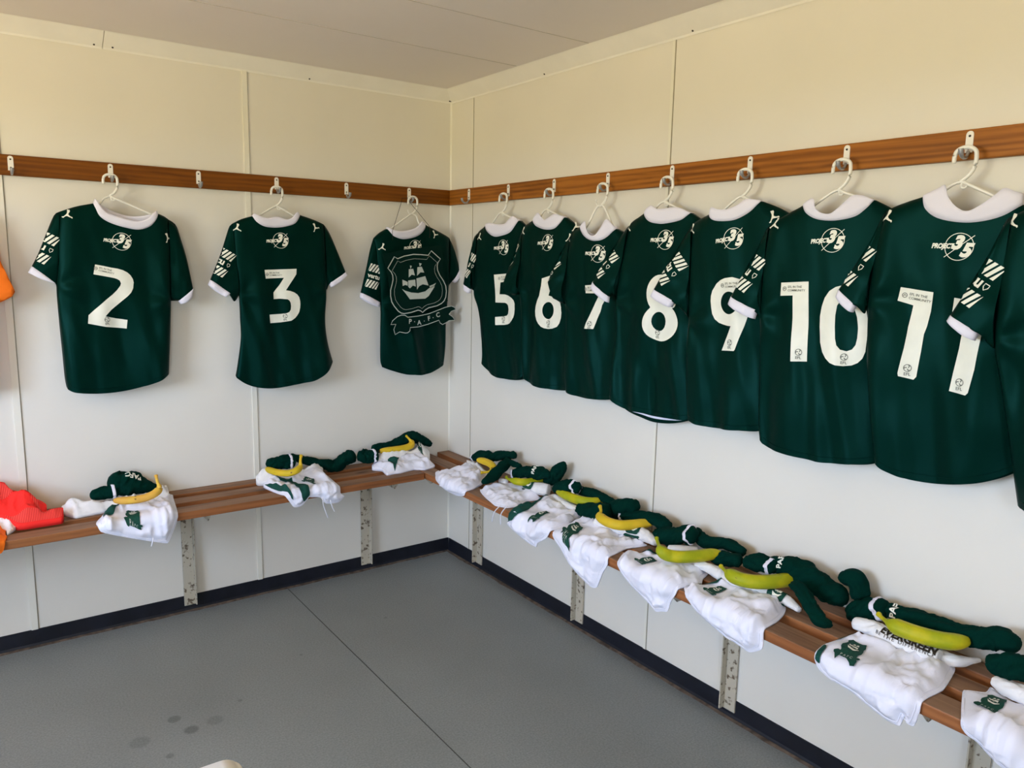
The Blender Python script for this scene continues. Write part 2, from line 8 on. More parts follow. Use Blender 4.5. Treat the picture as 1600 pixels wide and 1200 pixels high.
UC = {'shield': [[-0.5779,1.1564],[-0.2926,1.1286],[0.2248,1.0886],[0.5219,1.1567],[0.6586,0.786],[0.6134,0.5662],[0.7351,0.2327],[0.7717,-0.0873],[0.6594,-0.3558],[0.4329,-0.4631],[0.0734,-0.5283],[-0.0666,-0.5306],[-0.3471,-0.5385],[-0.6393,-0.5097],[-0.8113,-0.273],[-0.8676,0.0327],[-0.7694,0.3663],[-0.7119,0.619],[-0.8181,0.8523]],'ribbon': [[-0.9987,-0.7949],[-0.7747,-0.593],[-0.5469,-0.5872],[-0.159,-0.6731],[0.4837,-0.5828],[0.8405,-0.5346],[0.9537,-0.6573],[0.7346,-0.7622],[0.8711,-0.9584],[0.592,-1.0015],[0.4387,-0.9772],[0.0757,-0.9546],[-0.4502,-0.9691],[-0.5421,-1.1082],[-0.7767,-1.0466],[-0.9362,-0.9515]],'ship': [[[-0.5049,0.1847],[-0.4176,0.1185],[-0.2554,0.0405],[-0.0538,-0.0089],[0.1587,0.0098],[0.2743,0.0787],[0.424,0.1423],[0.4527,0.1029],[0.2393,-0.1426],[0.1252,-0.2014],[-0.3208,-0.1517],[-0.4141,0.0307]],[[-0.4515,0.4556],[-0.3091,0.3632],[-0.3263,0.2542],[-0.3907,0.2888],[-0.471,0.2666]],[[-0.2856,0.4013],[-0.0769,0.3962],[-0.0922,0.1892],[-0.172,0.2367],[-0.2706,0.1651],[-0.3136,0.2242]],[[-0.0374,0.4249],[0.2288,0.4525],[0.281,0.165],[0.1229,0.2249],[0.0126,0.19],[-0.0717,0.0986]],[[-0.2167,0.7256],[-0.0852,0.7187],[-0.0682,0.517],[-0.1564,0.5554],[-0.2545,0.4872]],[[0.041,0.7441],[0.1698,0.7412],[0.2177,0.559],[0.1098,0.5831],[-0.0085,0.4971]]]}
GOODS = {'A': {'w': 'L','zp': None,'kind': 'shorts','h': 0.016,'out': [[1.5681,0.1285],[1.5257,0.1667],[1.4655,0.1365],[1.4197,0.1184],[1.3706,0.0763],[1.3282,0.0718],[1.3364,0.1349],[1.3637,0.323],[1.3828,0.378],[1.3981,0.4089],[1.4094,0.4143],[1.476,0.3903],[1.538,0.3659],[1.6178,0.3298],[1.6284,0.2915],[1.6185,0.2573],[1.6036,0.2253],[1.583,0.1743]],'green': [[[1.583,0.1743],[1.5656,0.1469],[1.5266,0.1717],[1.5485,0.2072],[1.5673,0.259],[1.6021,0.2678],[1.5942,0.2314]]],'crest': [[1.5077,0.2866],[-0.028,0.0179],[-0.0076,-0.0421]],'strings': [[[-1.4541,-0.335,0.4561],[-1.4559,-0.335,0.4458],[-1.4617,-0.335,0.4258]]]},'A2': {'w': 'L','zp': [0.6,0.2],'kind': 'undershirt','h': 0.02,'out': [[1.7129,0.112],[1.6631,0.086],[1.6387,0.0978],[1.6168,0.109],[1.593,0.1258],[1.5436,0.1192],[1.5061,0.1088],[1.4583,0.1061],[1.4304,0.1084],[1.371,0.0867],[1.348,0.0763],[1.3517,0.1299],[1.3809,0.1433],[1.4287,0.1667],[1.5207,0.1865],[1.5517,0.1651],[1.5729,0.1641],[1.59,0.1716],[1.6378,0.1775],[1.6769,0.183],[1.6934,0.1566]],'green': [],'crest': None,'strings': []},'B': {'w': 'L','zp': [0.55,0.3],'kind': 'shorts','h': 0.016,'out': [[0.9912,0.1543],[0.9522,0.0926],[0.9224,0.0866],[0.8907,0.1544],[0.8673,0.1246],[0.8095,0.0894],[0.7679,0.066],[0.7045,0.0409],[0.7149,0.1471],[0.7204,0.2604],[0.7231,0.3321],[0.7057,0.3521],[0.7334,0.374],[0.7872,0.3696],[0.8116,0.3393],[0.8515,0.3313],[0.8606,0.3313],[0.8855,0.3575],[0.9038,0.3635],[0.9246,0.3599],[0.9446,0.3294],[0.9674,0.292],[0.9831,0.227]],'green': [[[0.9308,0.0929],[0.919,0.1299],[0.8949,0.1574],[0.8737,0.1422],[0.8824,0.1992],[0.8743,0.2432],[0.8517,0.2645],[0.8604,0.3192],[0.8822,0.3429],[0.8967,0.3193],[0.9113,0.2441],[0.9325,0.1939]],[[0.9902,0.1648],[0.9695,0.2048],[0.9463,0.2744],[0.9283,0.3277],[0.9621,0.2853],[0.9817,0.2229]]],'crest': [[0.8207,0.2252],[-0.0191,0.0348],[-0.0154,-0.0311]],'strings': [[[-0.808,-0.335,0.4961],[-0.804,-0.335,0.4617],[-0.7862,-0.335,0.4091]],[[-0.7754,-0.335,0.4845],[-0.7665,-0.335,0.4521],[-0.7574,-0.335,0.4318]]]},'B2': {'w': 'L','zp': [0.585,0.2],'kind': 'undershirt','h': 0.022,'out': [[0.9996,0.0854],[0.9618,0.059],[0.9453,0.0827],[0.9237,0.0827],[0.886,0.1252],[0.8378,0.1142],[0.8059,0.098],[0.7392,0.0781],[0.7141,0.0653],[0.7109,0.106],[0.7435,0.129],[0.838,0.1644],[0.9039,0.157],[0.9674,0.1379],[1.0011,0.1217]],'green': [],'crest': None,'strings': []},'C': {'w': 'L','zp': [0.565,0.3],'kind': 'shorts','h': 0.016,'out': [[0.4932,0.1409],[0.4362,0.0835],[0.3978,0.1096],[0.3686,0.1319],[0.312,0.103],[0.2357,0.0475],[0.2318,0.125],[0.218,0.1624],[0.2287,0.251],[0.2931,0.274],[0.3338,0.2471],[0.4118,0.263],[0.4393,0.2609],[0.4793,0.2629],[0.4679,0.1909],[0.4923,0.1611]],'green': [[[0.4193,0.1517],[0.3778,0.1281],[0.3592,0.146],[0.3942,0.2021],[0.4373,0.257],[0.4294,0.207]],[[0.3452,0.1229],[0.3189,0.1159],[0.3051,0.1184],[0.3087,0.1462],[0.3348,0.1458]]],'crest': None,'strings': []},'C2': {'w': 'L','zp': [0.62,0.25],'kind': 'undershirt','h': 0.026,'out': [[0.4625,0.1261],[0.4254,0.099],[0.3398,0.1128],[0.2641,0.0994],[0.2221,0.0584],[0.1944,0.0582],[0.1906,0.1349],[0.222,0.1828],[0.2564,0.1687],[0.304,0.1515],[0.3652,0.161],[0.4137,0.1554],[0.4629,0.1378]],'green': [],'crest': [[0.2326,0.1159],[-0.0016,0.0282],[-0.0155,-0.0404]],'strings': []},'D': {'w': 'R','zp': [0.555,0.3],'kind': 'shorts','h': 0.022,'out': [[0.3489,0.284],[0.3367,0.2636],[0.373,0.232],[0.3891,0.2015],[0.3446,0.1533],[0.3258,0.1032],[0.4417,0.1193],[0.4883,0.1364],[0.5352,0.0998],[0.5673,0.1555],[0.5936,0.1898],[0.6091,0.21],[0.6419,0.2704],[0.6494,0.3132],[0.6375,0.3313],[0.5773,0.3441],[0.4886,0.3413],[0.429,0.3246]],'green': [],'crest': None,'strings': []},'D2': {'w': 'R','zp': [0.6,0.2],'kind': 'undershirt','h': 0.02,'out': [[0.3305,0.1064],[0.3821,0.1013],[0.435,0.1013],[0.5071,0.1219],[0.5627,0.1189],[0.5541,0.1467],[0.4768,0.1425],[0.3971,0.1317]],'green': [],'crest': None,'strings': []},'E': {'w': 'R','zp': None,'kind': 'shorts','h': 0.02,'out': [[0.6652,0.2537],[0.6822,0.2266],[0.6575,0.1605],[0.6777,0.1148],[0.7241,0.0677],[0.8155,0.0914],[0.9022,0.114],[0.8964,0.1823],[0.9274,0.248],[0.9159,0.2997],[0.8643,0.3137],[0.7916,0.3008],[0.7145,0.277]],'green': [],'crest': None,'strings': [[[-0.335,-0.93,0.5478],[-0.335,-0.8891,0.5095],[-0.335,-0.8738,0.4662]],[[-0.335,-0.9709,0.5552],[-0.335,-0.9343,0.5145],[-0.335,-0.9324,0.4717]]]},'F': {'w': 'R','zp': None,'kind': 'shorts','h': 0.018,'out': [[0.9514,0.358],[0.9663,0.3345],[0.9588,0.2978],[0.934,0.2451],[0.9478,0.2046],[0.9408,0.1394],[0.9525,0.0917],[1.0058,0.0943],[1.0873,0.1138],[1.1678,0.1192],[1.2091,0.2284],[1.2155,0.2971],[1.1924,0.3418],[1.1423,0.3755],[1.1335,0.3935],[1.0948,0.3934],[1.0246,0.3807],[0.9779,0.3693]],'green': [[[0.9574,0.3483],[0.9815,0.3223],[0.9661,0.2225],[0.9508,0.1391],[0.959,0.101],[0.9777,0.1763],[1.0034,0.2277],[1.0267,0.2799],[1.0409,0.3094],[0.9871,0.3334]]],'crest': [[1.0902,0.2662],[0.0225,0.0018],[-0.0168,-0.0457]],'strings': []},'G': {'w': 'R','zp': None,'kind': 'shorts','h': 0.018,'out': [[1.2289,0.3224],[1.1996,0.2272],[1.1881,0.1527],[1.2187,0.1087],[1.3083,0.1432],[1.4036,0.1404],[1.4773,0.1301],[1.5077,0.1333],[1.4896,0.2103],[1.5049,0.2819],[1.5123,0.3308],[1.4914,0.3676],[1.4666,0.4265],[1.4386,0.4367],[1.3789,0.4203],[1.322,0.3947],[1.2731,0.3546]],'green': [[[1.2034,0.2212],[1.1914,0.1555],[1.2209,0.1154],[1.2312,0.1389],[1.2082,0.1748],[1.2112,0.2187]]],'crest': [[1.283,0.2707],[0.0527,0.024],[-0.0185,-0.0481]],'strings': []},'H': {'w': 'R','zp': None,'kind': 'shorts','h': 0.018,'out': [[1.5567,0.3168],[1.514,0.2472],[1.5417,0.2305],[1.5508,0.1905],[1.5536,0.1634],[1.6321,0.1761],[1.6874,0.157],[1.7077,0.1095],[1.7789,0.1426],[1.8028,0.1957],[1.8312,0.2385],[1.8134,0.2795],[1.8067,0.3212],[1.7881,0.3549],[1.7777,0.3892],[1.7526,0.399],[1.7312,0.4074],[1.6944,0.3904],[1.6234,0.364],[1.5838,0.3425]],'green': [[[1.5518,0.2063],[1.5544,0.1692],[1.5894,0.1657],[1.6007,0.1825],[1.5691,0.209]]],'crest': [[1.6257,0.2596],[0.0301,0.0095],[0.006,-0.0285]],'strings': []},'I': {'w': 'R','zp': None,'kind': 'shorts','h': 0.018,'out': [[1.8149,0.2939],[1.8205,0.2709],[1.8355,0.2185],[1.8581,0.1692],[1.9032,0.1741],[1.9651,0.1512],[2.0341,0.1419],[2.067,0.1576],[2.0893,0.1998],[2.1038,0.2506],[2.1106,0.319],[2.1108,0.3631],[2.0738,0.3889],[2.0443,0.3855],[2.0216,0.3822],[1.9949,0.3803],[1.9429,0.3652],[1.8803,0.3427]],'green': [[[1.8153,0.2875],[1.8186,0.2737],[1.8366,0.2198],[1.8461,0.1905],[1.8627,0.1697],[1.8703,0.2097],[1.8292,0.2808]]],'crest': [[1.8968,0.252],[0.0235,0.003],[0.0021,-0.0313]],'strings': []},'J': {'w': 'R','zp': None,'kind': 'shorts','h': 0.02,'out': [[2.2624,0.3231],[2.2501,0.262],[2.2574,0.1963],[2.2651,0.1354],[2.3307,0.1413],[2.4027,0.1384],[2.46,0.1275],[2.4944,0.1004],[2.5097,0.1481],[2.5258,0.2242],[2.5221,0.2826],[2.5218,0.3304],[2.513,0.3697],[2.497,0.3711],[2.4907,0.3568],[2.4821,0.386],[2.4521,0.3874],[2.4058,0.3748],[2.3612,0.36],[2.3083,0.3554],[2.2761,0.3437]],'green': [[[2.2579,0.2232],[2.2609,0.1688],[2.2665,0.1377],[2.291,0.1391],[2.2718,0.1468],[2.2671,0.2122]],[[2.2659,0.3185],[2.2557,0.2697],[2.2725,0.288],[2.282,0.322]]],'crest': [[2.3231,0.2572],[0.0365,0.0052],[-0.0109,-0.051]],'strings': []},'K': {'w': 'R','zp': None,'kind': 'shorts','h': 0.02,'out': [[2.5565,0.2],[2.5593,0.1815],[2.5864,0.1557],[2.5831,0.1222],[2.603,0.1311],[2.6358,0.1474],[2.6752,0.1512],[2.7226,0.2143],[2.7656,0.3667],[2.7324,0.3727],[2.6842,0.3637],[2.6421,0.338],[2.6099,0.323]],'green': [],'crest': [[2.6262,0.2193],[0.0306,0.0079],[-0.0025,-0.0388]],'strings': []},'R1': {'w': 'L','zp': [0.67,0.25],'kind': 'bib','h': 0.035,'out': [[1.9549,0.0212],[1.92,0.0184],[1.8907,0.0369],[1.8615,0.0585],[1.8466,0.0961],[1.8142,0.1058],[1.7826,0.1248],[1.7625,0.1509],[1.7724,0.1795],[1.7503,0.172],[1.7162,0.173],[1.7158,0.1855],[1.7256,0.217],[1.7857,0.2188],[1.837,0.2193],[1.8564,0.2121],[1.8833,0.1796],[1.9019,0.1637],[1.9635,0.1445]],'green': [[[1.916,0.0943],[1.8959,0.096],[1.8346,0.1011],[1.8143,0.1074],[1.8005,0.1336],[1.7873,0.1641],[1.7814,0.1837],[1.7939,0.184],[1.8121,0.1435],[1.8366,0.1199],[1.868,0.1257],[1.8995,0.1367],[1.9195,0.1361]],[[1.8906,0.1721],[1.864,0.1883],[1.8245,0.1984],[1.7828,0.1955],[1.7509,0.1765],[1.7191,0.1786],[1.7265,0.2153],[1.7854,0.2165],[1.8367,0.217],[1.8562,0.2106]]],'crest': None,'strings': []},'R2': {'w': 'L','zp': None,'kind': 'orange_cloth','h': 0.025,'out': [[1.9462,0.0917],[1.896,0.1409],[1.8908,0.1945],[1.8938,0.2494],[1.8913,0.2747],[1.902,0.3264],[1.9129,0.3456],[1.9567,0.3506]],'green': [],'crest': None,'strings': []},'R3': {'w': 'L','zp': [0.56,0.3],'kind': 'undershirt','h': 0.015,'out': [[1.9201,0.0824],[1.8885,0.101],[1.8701,0.1332],[1.8561,0.1825],[1.8724,0.2286],[1.8897,0.251],[1.8909,0.207],[1.9249,0.1777]],'green': [],'crest': None,'strings': []}}
TUBES = [{'o': 'A','k': 'sock','w': 'L','p': [[-1.6053,-0.1,0.5802,0.0194],[-1.5772,-0.1,0.5803,0.024],[-1.5392,-0.1,0.5834,0.0257]],'band': 0.97,'text': None},{'o': 'A','k': 'sock','w': 'L','p': [[-1.5214,-0.075,0.6104,0.0457],[-1.4788,-0.075,0.6006,0.0431],[-1.4289,-0.075,0.58,0.0295],[-1.3777,-0.075,0.5621,0.0141]],'band': None,'text': ['PAFC',0.35]},{'o': 'A','k': 'banana','w': 'L','p': [[-1.4148,-0.2367,0.66,0.013],[-1.4152,-0.261,0.64,0.013],[-1.411,-0.2615,0.615,0.0133],[-1.4366,-0.276,0.6,0.0141],[-1.4741,-0.2719,0.59,0.014],[-1.5125,-0.2628,0.588,0.0139],[-1.5419,-0.2498,0.588,0.013],[-1.5589,-0.2334,0.588,0.013]],'band': None,'text': None},{'o': 'B','k': 'sock','w': 'L','p': [[-0.947,-0.11,0.6104,0.0212],[-0.9101,-0.11,0.6116,0.0274],[-0.8539,-0.11,0.6085,0.0262]],'band': 0.93,'text': None},{'o': 'B','k': 'sock','w': 'L','p': [[-0.8358,-0.07,0.6179,0.0156],[-0.7814,-0.07,0.5944,0.0189],[-0.7192,-0.07,0.5744,0.0191],[-0.6758,-0.07,0.5584,0.0225],[-0.6419,-0.07,0.547,0.0275],[-0.6001,-0.07,0.5696,0.0309],[-0.565,-0.07,0.5849,0.0311]],'band': None,'text': None},{'o': 'B','k': 'banana','w': 'L','p': [[-0.8413,-0.1919,0.65,0.013],[-0.8534,-0.2147,0.635,0.013],[-0.8568,-0.218,0.61,0.0135],[-0.8831,-0.238,0.6,0.0137],[-0.9095,-0.2266,0.592,0.0136],[-0.9349,-0.196,0.59,0.0137],[-0.9529,-0.1522,0.59,0.013],[-0.9587,-0.1021,0.59,0.013]],'band': None,'text': None},{'o': 'C','k': 'sock','w': 'L','p': [[-0.536,-0.12,0.5875,0.0244],[-0.5148,-0.12,0.5847,0.0326],[-0.4756,-0.12,0.5861,0.0312]],'band': 0.95,'text': None},{'o': 'C','k': 'sock','w': 'L','p': [[-0.439,-0.06,0.5991,0.0201],[-0.3947,-0.06,0.6038,0.0202],[-0.3423,-0.06,0.6111,0.0187],[-0.2966,-0.06,0.6229,0.0273],[-0.2464,-0.06,0.6345,0.0275],[-0.1954,-0.06,0.6107,0.0243],[-0.1476,-0.06,0.587,0.0158]],'band': None,'text': None},{'o': 'C','k': 'banana','w': 'L','p': [[-0.2814,-0.0746,0.645,0.013],[-0.2836,-0.1105,0.635,0.013],[-0.2696,-0.106,0.615,0.0143],[-0.2909,-0.1204,0.605,0.0155],[-0.3298,-0.1224,0.6,0.0154],[-0.3823,-0.123,0.6,0.0153],[-0.4166,-0.1182,0.6,0.0132],[-0.4406,-0.1115,0.6,0.013]],'band': None,'text': None},{'o': 'D','k': 'sock','w': 'R','p': [[-0.07,-0.3288,0.5646,0.0149],[-0.07,-0.382,0.5884,0.022],[-0.07,-0.4598,0.6054,0.0216]],'band': 0.1,'text': None},{'o': 'D','k': 'sock','w': 'R','p': [[-0.06,-0.4658,0.5965,0.0202],[-0.06,-0.55,0.6252,0.0212],[-0.06,-0.6311,0.6428,0.0166]],'band': None,'text': None},{'o': 'D','k': 'sock','w': 'R','p': [[-0.09,-0.6356,0.6209,0.0165],[-0.12,-0.6496,0.6113,0.0205],[-0.17,-0.6739,0.5961,0.0216],[-0.22,-0.6902,0.5798,0.02],[-0.26,-0.7069,0.575,0.0132]],'band': None,'text': None},{'o': 'D','k': 'sock','w': 'R','p': [[-0.09,-0.6167,0.6167,0.0138],[-0.09,-0.6778,0.6191,0.0136],[-0.09,-0.7191,0.6202,0.0108]],'band': None,'text': None},{'o': 'D','k': 'banana','w': 'R','p': [[-0.1447,-0.4764,0.6,0.013],[-0.1341,-0.5089,0.6,0.0147],[-0.1353,-0.5657,0.6,0.0153],[-0.1489,-0.6101,0.595,0.0143],[-0.1741,-0.6181,0.585,0.013],[-0.1888,-0.6058,0.58,0.013],[-0.2067,-0.6006,0.58,0.013]],'band': None,'text': None},{'o': 'E','k': 'sock','w': 'R','p': [[-0.09,-0.6828,0.5763,0.0188],[-0.09,-0.7558,0.6024,0.0234],[-0.09,-0.8211,0.6161,0.028],[-0.09,-0.8845,0.6261,0.0211],[-0.09,-0.9155,0.6268,0.0145]],'band': 0.03,'text': ['PAFC',0.6]},{'o': 'E','k': 'sock','w': 'R','p': [[-0.06,-0.8798,0.5868,0.0212],[-0.06,-0.9146,0.6188,0.0259],[-0.06,-0.9484,0.6566,0.024],[-0.06,-0.9674,0.6775,0.0143]],'band': None,'text': None},{'o': 'E','k': 'banana','w': 'R','p': [[-0.1652,-0.7301,0.585,0.013],[-0.1754,-0.7659,0.585,0.013],[-0.1543,-0.8204,0.585,0.0147],[-0.1083,-0.8354,0.585,0.0144],[-0.0695,-0.8389,0.585,0.013],[-0.046,-0.8368,0.585,0.013]],'band': None,'text': None},{'o': 'E','k': 'roll','w': 'R','p': [[-0.126,-0.8324,0.565,0.0164],[-0.1127,-0.874,0.565,0.0243],[-0.0907,-0.914,0.565,0.0252]],'band': None,'text': None},{'o': 'E','k': 'roll','w': 'R','p': [[-0.1562,-0.6766,0.555,0.0118],[-0.1494,-0.7021,0.555,0.0128]],'band': None,'text': None},{'o': 'F','k': 'sock','w': 'R','p': [[-0.1,-0.9802,0.5916,0.019],[-0.1,-1.0325,0.6088,0.028],[-0.1,-1.0948,0.6226,0.0239]],'band': 0.97,'text': None},{'o': 'F','k': 'sock','w': 'R','p': [[-0.06,-1.0665,0.5994,0.0149],[-0.06,-1.1497,0.6056,0.0183],[-0.06,-1.2248,0.5992,0.0179],[-0.06,-1.2768,0.5912,0.0176]],'band': None,'text': None},{'o': 'F','k': 'banana','w': 'R','p': [[-0.0767,-0.9728,0.59,0.013],[-0.1132,-1.0113,0.59,0.013],[-0.1284,-1.0903,0.59,0.0169],[-0.1227,-1.1506,0.59,0.0173],[-0.1007,-1.1853,0.59,0.0165],[-0.0707,-1.1947,0.59,0.013],[-0.0482,-1.1977,0.59,0.013]],'band': None,'text': None},{'o': 'F','k': 'roll','w': 'R','p': [[-0.1487,-0.9702,0.55,0.0113],[-0.1007,-0.971,0.55,0.0145],[-0.1174,-1.0621,0.55,0.0141],[-0.1315,-1.1628,0.55,0.0144],[-0.1447,-1.2262,0.55,0.0078]],'band': None,'text': None},{'o': 'G','k': 'sock','w': 'R','p': [[-0.13,-1.1605,0.5603,0.0216],[-0.13,-1.2195,0.5656,0.0301],[-0.13,-1.2859,0.5843,0.033]],'band': None,'text': None},{'o': 'G','k': 'sock','w': 'R','p': [[-0.07,-1.2433,0.5542,0.0267],[-0.07,-1.307,0.5976,0.0331],[-0.07,-1.3693,0.6219,0.0257]],'band': None,'text': None},{'o': 'G','k': 'banana','w': 'R','p': [[-0.1619,-1.2987,0.615,0.013],[-0.1784,-1.3225,0.605,0.013],[-0.1958,-1.3321,0.595,0.0135],[-0.2048,-1.3815,0.59,0.0166],[-0.1924,-1.4304,0.59,0.0171],[-0.147,-1.4537,0.59,0.0165],[-0.1047,-1.4668,0.59,0.013],[-0.0835,-1.4804,0.59,0.013]],'band': None,'text': None},{'o': 'G','k': 'roll','w': 'R','p': [[-0.1731,-1.2989,0.56,0.0154],[-0.163,-1.3774,0.56,0.0202],[-0.1339,-1.4425,0.56,0.0232],[-0.1319,-1.5,0.56,0.0212],[-0.1541,-1.5613,0.56,0.0111]],'band': None,'text': None},{'o': 'H','k': 'sock','w': 'R','p': [[-0.08,-1.3337,0.5744,0.019],[-0.08,-1.4236,0.5965,0.0202],[-0.08,-1.4917,0.6057,0.0214],[-0.08,-1.537,0.5917,0.0244]],'band': 0.02,'text': None},{'o': 'H','k': 'sock','w': 'R','p': [[-0.1,-1.5253,0.5596,0.0254],[-0.1,-1.568,0.5727,0.0321],[-0.1,-1.6228,0.5952,0.0298],[-0.1,-1.6672,0.6088,0.0276]],'band': 0.97,'text': None},{'o': 'H','k': 'sock','w': 'R','p': [[-0.06,-1.651,0.6014,0.0193],[-0.06,-1.6964,0.59,0.0225],[-0.06,-1.7393,0.5963,0.0188],[-0.06,-1.7807,0.6059,0.0185],[-0.06,-1.8383,0.5999,0.0149]],'band': None,'text': None},{'o': 'H','k': 'sock','w': 'R','p': [[-0.12,-1.778,0.572,0.015],[-0.12,-1.8185,0.5821,0.0229],[-0.12,-1.8655,0.5945,0.0193]],'band': None,'text': None},{'o': 'H','k': 'banana','w': 'R','p': [[-0.2404,-1.6476,0.62,0.013],[-0.2596,-1.6756,0.61,0.013],[-0.2736,-1.7051,0.6,0.0147],[-0.2548,-1.7235,0.59,0.0177],[-0.2254,-1.7529,0.59,0.0183],[-0.1797,-1.7723,0.59,0.0184],[-0.1356,-1.7853,0.59,0.0152],[-0.11,-1.7966,0.59,0.013]],'band': None,'text': None},{'o': 'H','k': 'roll','w': 'R','p': [[-0.1496,-1.6241,0.56,0.0104],[-0.1214,-1.6536,0.56,0.0139],[-0.0905,-1.6849,0.56,0.0121]],'band': None,'text': None},{'o': 'H','k': 'roll','w': 'R','p': [[-0.1692,-1.7574,0.555,0.0132],[-0.1653,-1.8003,0.555,0.0163],[-0.1746,-1.8527,0.555,0.0176]],'band': None,'text': None},{'o': 'I','k': 'sock','w': 'R','p': [[-0.11,-1.901,0.5971,0.0218],[-0.11,-1.9438,0.6081,0.0264],[-0.11,-1.9784,0.6096,0.0228]],'band': 0.95,'text': None},{'o': 'I','k': 'sock','w': 'R','p': [[-0.08,-1.9612,0.6039,0.0231],[-0.08,-2.0209,0.6141,0.0324],[-0.08,-2.0761,0.6064,0.0349],[-0.08,-2.13,0.5894,0.0327],[-0.08,-2.1777,0.5844,0.0291]],'band': None,'text': ['PAFC',0.2]},{'o': 'I','k': 'sock','w': 'R','p': [[-0.06,-2.1742,0.6334,0.0184],[-0.06,-2.2033,0.6373,0.0258],[-0.06,-2.2223,0.6059,0.0242]],'band': None,'text': None},{'o': 'I','k': 'sock','w': 'R','p': [[-0.16,-2.0909,0.6042,0.0154],[-0.18,-2.1287,0.6036,0.0182],[-0.2,-2.1706,0.5834,0.0184],[-0.22,-2.2077,0.5691,0.0181],[-0.2,-2.2235,0.5561,0.0102]],'band': None,'text': None},{'o': 'I','k': 'banana','w': 'R','p': [[-0.1918,-1.8628,0.59,0.013],[-0.2116,-1.9,0.59,0.013],[-0.2235,-1.9454,0.59,0.0192],[-0.208,-1.9837,0.59,0.0195],[-0.1709,-2.0128,0.59,0.0195],[-0.12,-2.0322,0.59,0.0195],[-0.0772,-2.0432,0.59,0.0161],[-0.0508,-2.051,0.59,0.013]],'band': None,'text': None},{'o': 'I','k': 'roll','w': 'R','p': [[-0.1656,-1.8411,0.55,0.0152],[-0.175,-1.8944,0.55,0.0166],[-0.1741,-1.9614,0.55,0.0168],[-0.1539,-2.0113,0.55,0.0166],[-0.1551,-2.0637,0.55,0.0151],[-0.1765,-2.1173,0.55,0.0086]],'band': None,'text': None},{'o': 'J','k': 'sock','w': 'R','p': [[-0.08,-2.2224,0.5543,0.0252],[-0.08,-2.2531,0.5747,0.0325],[-0.08,-2.2907,0.5955,0.0301]],'band': 0.97,'text': None},{'o': 'J','k': 'sock','w': 'R','p': [[-0.07,-2.316,0.5969,0.0187],[-0.07,-2.3792,0.5986,0.0237],[-0.07,-2.4322,0.6011,0.025],[-0.07,-2.483,0.6036,0.0227],[-0.07,-2.5309,0.6128,0.0256],[-0.07,-2.5699,0.6295,0.0268],[-0.07,-2.5979,0.6237,0.0215]],'band': None,'text': ['PAFC',0.06]},{'o': 'J','k': 'banana','w': 'R','p': [[-0.1365,-2.3171,0.605,0.013],[-0.1534,-2.3396,0.605,0.013],[-0.1654,-2.3736,0.605,0.0184],[-0.1622,-2.425,0.605,0.0195],[-0.148,-2.4691,0.605,0.0195],[-0.1301,-2.4938,0.605,0.0195],[-0.1098,-2.5074,0.605,0.0143],[-0.0949,-2.513,0.605,0.013]],'band': None,'text': None},{'o': 'J','k': 'roll','w': 'R','p': [[-0.1414,-2.266,0.56,0.0169],[-0.1344,-2.3089,0.56,0.0214],[-0.1442,-2.3668,0.56,0.0216],[-0.1431,-2.42,0.56,0.0211],[-0.1422,-2.471,0.56,0.0189]],'band': None,'text': None},{'o': 'J','k': 'roll','w': 'R','p': [[-0.111,-2.4571,0.55,0.0157],[-0.1082,-2.4961,0.55,0.0155],[-0.0547,-2.5279,0.55,0.0048]],'band': None,'text': None},{'o': 'K','k': 'sock','w': 'R','p': [[-0.13,-2.5882,0.5903,0.0233],[-0.13,-2.6162,0.6001,0.0301],[-0.13,-2.6462,0.6079,0.0283]],'band': None,'text': None},{'o': 'K','k': 'roll','w': 'R','p': [[-0.1481,-2.6042,0.56,0.0144],[-0.1558,-2.6308,0.56,0.0193],[-0.1571,-2.6669,0.56,0.0201],[-0.1678,-2.6954,0.56,0.0164]],'band': None,'text': None},{'o': 'K','k': 'banana','w': 'R','p': [[-0.0685,-2.6197,0.6,0.013],[-0.0851,-2.6326,0.6,0.013],[-0.095,-2.6593,0.6,0.0148],[-0.0966,-2.6971,0.6,0.0145],[-0.0919,-2.7314,0.6,0.013]],'band': None,'text': None}]

# ------------------------------------------------------------------ camera, world, light, exposure
SC = bpy.context.scene
COL = SC.collection
f, cx, cy, cz, yaw, pitch, roll = CAM
fw = Vector((cos(pitch)*sin(yaw), cos(pitch)*cos(yaw), sin(pitch)))
rt = Vector((cos(yaw), -sin(yaw), 0)); up = rt.cross(fw)
r2 = cos(roll)*rt + sin(roll)*up; u2 = -sin(roll)*rt + cos(roll)*up
cam = bpy.data.cameras.new('camera'); camo = bpy.data.objects.new('camera', cam); COL.objects.link(camo)
camo.matrix_world = Matrix(((r2.x, u2.x, -fw.x, cx), (r2.y, u2.y, -fw.y, cy), (r2.z, u2.z, -fw.z, cz), (0, 0, 0, 1)))
cam.sensor_width = 36; cam.sensor_fit = 'HORIZONTAL'; cam.lens = 36*f/1600; cam.clip_start = .02
SC.camera = camo
SC.view_settings.view_transform = 'Standard'; SC.view_settings.look = 'None'
SC.view_settings.gamma = 1; SC.view_settings.use_curve_mapping = False
SC.view_settings.exposure = -0.06
SC.cycles.max_bounces = 10; SC.cycles.diffuse_bounces = 6; SC.cycles.sample_clamp_indirect = 6

